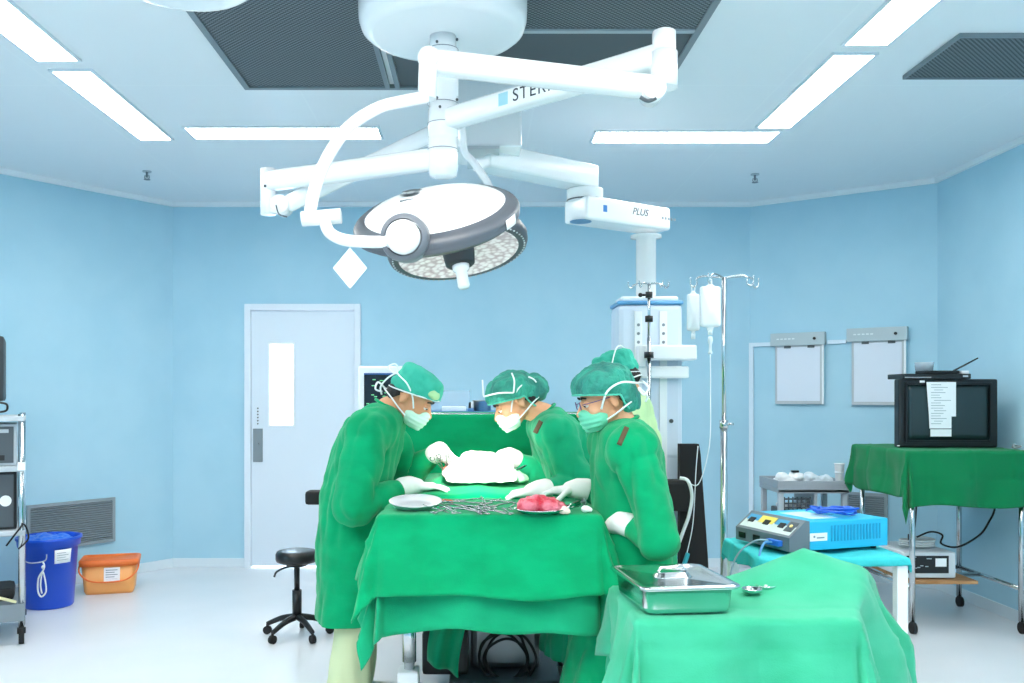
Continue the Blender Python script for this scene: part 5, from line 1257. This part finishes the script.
me = blob_mesh([ell((2.38, 6.36, Zc+.03), (.09, .1, .035)), ell((2.36, 6.33, Zc+.065), (.05, .06, .03)), ell((2.45, 6.32, Zc+.05), (.06, .05, .03))], .007, 2, Fz(22, .010, (1, 1, 1), 7)); tag(link_mesh('plastic_bag', me, mat('pale_film', '#d9e4ec', .3)), 'pale crumpled plastic film in the middle of the grey cart top', 'plastic bag')
item('clip', 'small black clip lying on the white packs of the grey cart', 'clip', lambda m: m.box((2.22, 6.3, Zc+.103), (2.27, 6.33, Zc+.118), .003), BLACK)
t = thing('paper_cup', 'tall white paper cup standing at the right end of the grey cart', 'cup', (2.535, 6.26, Zc))
MB(Matrix.Translation((2.535, 6.26, Zc))).lathe([(0, 0), (.022, 0), (.024, .004), (.034, .165), (.037, .167), (.037, .171), (.032, .171), (.023, .01), (0, .01)]).build('cup', PAPER, t)
MB(Matrix.Translation((2.535, 6.26, Zc))).lathe([(.0305, .10), (.0312, .1), (.0322, .115), (.0315, .115)]).build('rim_line', mat('cup_line', '#d3dbe0', .6), t)

# ---- television table
t = thing('television_table', 'chrome-legged table under a dark green cloth carrying the television', 'table', (2.88, 5.6, 0))
vx0, vx1, vy0, vy1, vz = 2.56, 3.2, 5.27, 5.95, 1.07
MB().box((vx0-.03, vy0-.03, vz-.03), (vx1+.03, vy1+.03, vz-.006), .004).build('tabletop', STEEL, t)
for x in (vx0, vx1):
    for y in (vy0, vy1):
        lg = MB().cyl((x, y, .07), (x, y, vz-.03), .0165, n=16).build('leg', CHROME, t)
        MB().cyl((x-.012, y-.01, .034), (x+.012, y-.01, .034), .034).cyl((x, y, .035), (x, y, .075), .012).build('caster', BLACKR, lg)
for a, b in (((vx0, vy0, .26), (vx0, vy1, .26)), ((vx1, vy0, .26), (vx1, vy1, .26)), ((vx0, vy1, .26), (vx1, vy1, .26)), ((vx0, vy1-.25, .26), (vx1, vy1-.25, .26))): MB().cyl(a, b, .013, n=12).build('rail', CHROME, t)
MB().box((vx0+.02, vy0+.06, .275), (vx0+.42, vy1-.1, .295), .002).build('shelf_board', mat('plywood_edge', '#b98a5c', .6, var=('#a87848', 12, (1, 6, 1))), t)
DG = mat('dark_green_cotton', '#087748', .85, spec=.15, bump=(220, .12, (1, 1, 1)), sheen=.1)
def tvb(p, d):
    if d > .02: p.x = min(p.x, 3.30); p.y = min(p.y, 6.06+(3.33-p.x)*.3)
    return p
o = cloth('table_cloth', (vx0+vx1)/2, (vy0+vy1)/2, (vx1-vx0)/2+.04, (vy1-vy0)/2+.035, vz, .28, .09, .33, .2, DG, flare=.1, wave=.02, k=11, seed=12, hemn=.1, rad=.012, bump=tvb)
tag(o, 'dark green cloth hanging over the television table', 'cloth')
# television
t = thing('television', 'black tube television with paper sheets taped on its front', 'television', (2.93, 5.75, vz+.005))
ta, tb_ = P(899, 0, 5.5).x, P(998, 0, 5.5).x; z0 = vz+.005; z1 = zy(379, 5.5); ty = 5.5
TVB = mat('television_black', '#14171b', .4)
m = MB(); fw = .055
m.box((ta, ty, z0), (tb_, ty+.07, z1), .012); m.build('front_housing', TVB, t)
mb = MB(); loft(mb, [[V((x, y, z)) for x, y, z in ((ta+.07, ty+.07, z0), (tb_-.02, ty+.07, z0), (tb_-.02, ty+.1, z1-.02), (ta+.07, ty+.1, z1-.02))], [V(q_) for q_ in ((ta+.2, ty+.42, z0), (tb_-.12, ty+.42, z0), (tb_-.12, ty+.42, z1-.1), (ta+.2, ty+.42, z1-.1))]]); 
for f in mb.bm.faces: f.smooth = False
mb.build('rear_housing', TVB, t)
sxa, sxb = P(907, 0, 5.5).x, P(989, 0, 5.5).x
m = MB(); zz0, zz1 = zy(440, 5.5), zy(385, 5.5)
def scrn(u, v): return (sxa+(sxb-sxa)*u, ty-.002-.014*(1-(2*u-1)**2)*(1-(2*v-1)**2), zz0+(zz1-zz0)*v)
m.grid(scrn, 16, 10); m.build('screen', mat('tube_glass', '#26363a', .12), t, solid=.002)
m = MB(); b = .014
for lo, hi in (((sxa-b, ty-.012, zz0-b), (sxa, ty-.0005, zz1+b)), ((sxb, ty-.012, zz0-b), (sxb+b, ty-.0005, zz1+b)), ((sxa, ty-.012, zz1), (sxb, ty-.0005, zz1+b)), ((sxa, ty-.012, zz0-b), (sxb, ty-.0005, zz0))): m.box(lo, hi, .002)
m.build('bezel', mat('bezel_black', '#0a0c0f', .3), t)
MB().box((P(897, 0, 5.5).x, ty-.004, z0+.008), (P(899.5, 0, 5.5).x, ty-.0005, z0+.014)).build('power_light', WHITE, t)
t = thing('paper_notice', 'white typed paper notice hanging over the front of the television', 'paper', (2.8, ty-.03, zz0))
pxa, pxb = P(927, 0, 5.47).x, P(956.5, 0, 5.47).x
def sheet(pts, name, dy): 
    MB().prism([V((P(px, 0, 5.47).x, 5.476-dy, zy(py, 5.47))) for px, py in pts], (0, .0015, 0)).build(name, PAPER, t)
sheet([(927, 382), (956.5, 382), (956.5, 416.5), (952, 416.5), (952, 428.5), (930, 428.5), (929.5, 416)][::-1], 'sheet', 0)
sheet([(931, 429.3), (952, 429.3), (952, 436.5), (931, 436.5)][::-1], 'slip', .0)
m = MB(); rn = random.Random(8)
for i in range(16):
    py = 384.5+i*2.6
    if 427 < py < 430: continue
    xa_ = 931.5; L_ = rn.uniform(8, 17)
    if i % 4 == 2: xa_ += 3
    m.box((P(xa_, 0, 5.47).x, 5.4745, zy(py+.5, 5.47)), (P(xa_+L_, 0, 5.47).x, 5.4755, zy(py, 5.47)))
m.build('typed_line', INKG, t)
MB().box((P(920.5, 0, 5.49).x, ty-.006, zy(384, 5.49)), (P(925, 0, 5.49).x, ty-.0005, zy(380.5, 5.49))).build('sticker', PAPER, t)
# devices on the television
t = thing('video_player', 'flat black video player lying on top of the television', 'video player', (2.9, 5.6, z1))
va, vb = P(904, 0, 5.48).x, P(972, 0, 5.48).x
MB().box((va, 5.49, z1+.001), (vb, 5.7, z1+.032), .004).build('housing', BLACK, t); MB().box((va+.01, 5.487, z1+.008), (va+.17, 5.4895, z1+.012)).build('disc_slot', GREYL, t); MB().box((vb-.05, 5.486, z1+.012), (vb-.02, 5.4895, z1+.022)).build('button_row', GREYL, t)
t = thing('antenna_box', 'small black box with antenna rod on the video player', 'antenna', (2.93, 5.55, z1+.033))
MB().box((P(926, 0, 5.5).x, 5.5, z1+.033), (P(960, 0, 5.5).x, 5.64, z1+.052), .006).build('housing', BLACK, t)
MB().cyl(V((P(956, 0, 5.5).x, 5.53, z1+.05)), V((P(978, 0, 5.5).x, 5.5, zy(358, 5.5))), .006, .004).build('antenna_rod', BLACK, t)
MB().box((P(963, 0, 5.5).x, 5.51, z1+.033), (P(970, 0, 5.5).x, 5.58, z1+.052), .002).build('plug', WHITE, t)
c = V((P(929, 0, 5.52).x, 5.58, z1+.033)); t = thing('plastic_tub', 'clear round plastic tub on the video player', 'tub', c)
c.z = z1+.0525
t.location = c
MB(Matrix.Translation(c)).lathe([(0, 0), (.05, 0), (.055, .05), (.058, .052), (.052, .052), (.048, .006), (0, .006)]).build('tub', mat('clear_tub', '#dce9f2', .2, alpha=.5), t)
MB(Matrix.Translation(c)).lathe([(0, .007), (.045, .007), (.047, .028), (0, .028)]).build('contents', mat('grey_violet_powder', '#8f97ad', .7), t)
m = MB(); m.tube([(3.235, 5.42, vz+.012), (3.25, 5.36, vz+.02), (3.2, 5.34, vz+.012), (3.22, 5.38, vz+.03), (3.26, 5.4, vz+.015), (3.24, 5.35, vz+.02)], .006, n=6); tag(m.build('cable', mat('cable_grey', '#8c9396', .5)), 'short grey cable bundle on the green cloth at the right of the television', 'cable')
# unit on the lower board
t = thing('insufflator', 'light grey electronic unit with black front on the lower board of the television table', 'electronic unit', (2.75, 5.6, .3)); t.rotation_euler = (0, 0, 0)
ua, ub = 2.555, 2.87; uy0, uy1 = 5.37, 5.8; uz0, uz1 = .303, zy(553, 5.35)
MB().box((ua, uy0, uz0), (ub, uy1, uz1), .01).build('housing', mat('unit_pale', '#d2d9de', .45), t)
MB().box((ua+.02, uy0-.004, uz0+.03), (ub-.045, uy0-.0005, uz1-.02)).build('front_panel', BLACK, t)
MB().box((ub-.125, uy0-.007, uz0+.07), (ub-.06, uy0-.0045, uz1-.035)).build('paper_label', PAPER, t)
m = MB(); rn = random.Random(4)
for i in range(9): x = ua+.03+rn.random()*.13; z = uz0+.05+rn.random()*.08; m.box((x, uy0-.0055, z), (x+.018, uy0-.0042, z+.005))
m.build('panel_print', GREYL, t)
zu = uz1+.001
m = MB(); pts = []
for k in range(40):
    a = k*2*PI/12; pts.append(V((2.72+.10*math.cos(a)+.012*math.sin(k), 5.52+.07*math.sin(a), zu+.012+.0012*k)))
m.tube(pts, .0065, n=6); tag(m.build('cable', mat('cable_pale_grey', '#c9cfd2', .5)), 'pale grey cable coiled on the light grey unit under the television', 'cable')
m = MB(); m.tube([(2.66, 5.5, zu+.07), (2.66, 5.45, zu+.12), (2.67, 5.44, zu+.3), (2.68, 5.45, vz-.035)], .005, n=6); m.cyl((2.655, 5.48, zu+.03), (2.655, 5.48, zu+.09), .018, n=10); tag(m.build('power_cable', BLACKR), 'black cable rising from the grey unit to the table underside', 'cable')
m = MB(); m.tube([(2.7, 5.5, zu+.07), (2.76, 5.45, zu+.11), (2.83, 5.45, zu+.09), (2.85, 5.5, zu+.03), (2.95, 5.5, zu+.01), (3.08, 5.5, zu+.08), (3.14, 5.5, .62), (3.18, 5.5, .72), (3.2, 5.52, .95)], .006, n=6); tag(m.build('power_cable', BLACKR), 'black cable sweeping up to the right from the grey unit', 'cable')
# ================================================================ light and exposure
w = bpy.data.worlds.new('world'); SC.world = w; w.use_nodes = True
w.node_tree.nodes['Background'].inputs[0].default_value = (.75, .88, 1, 1); w.node_tree.nodes['Background'].inputs[1].default_value = .3
SC.view_settings.view_transform = 'Standard'; SC.view_settings.look = 'None'; SC.view_settings.gamma = 1; SC.view_settings.exposure = 0.85
try: SC.view_settings.use_curve_mapping = False
except Exception: pass
SC.cycles.use_denoising = True
SC.cycles.max_bounces = 10; SC.cycles.diffuse_bounces = 6; SC.cycles.sample_clamp_indirect = 6
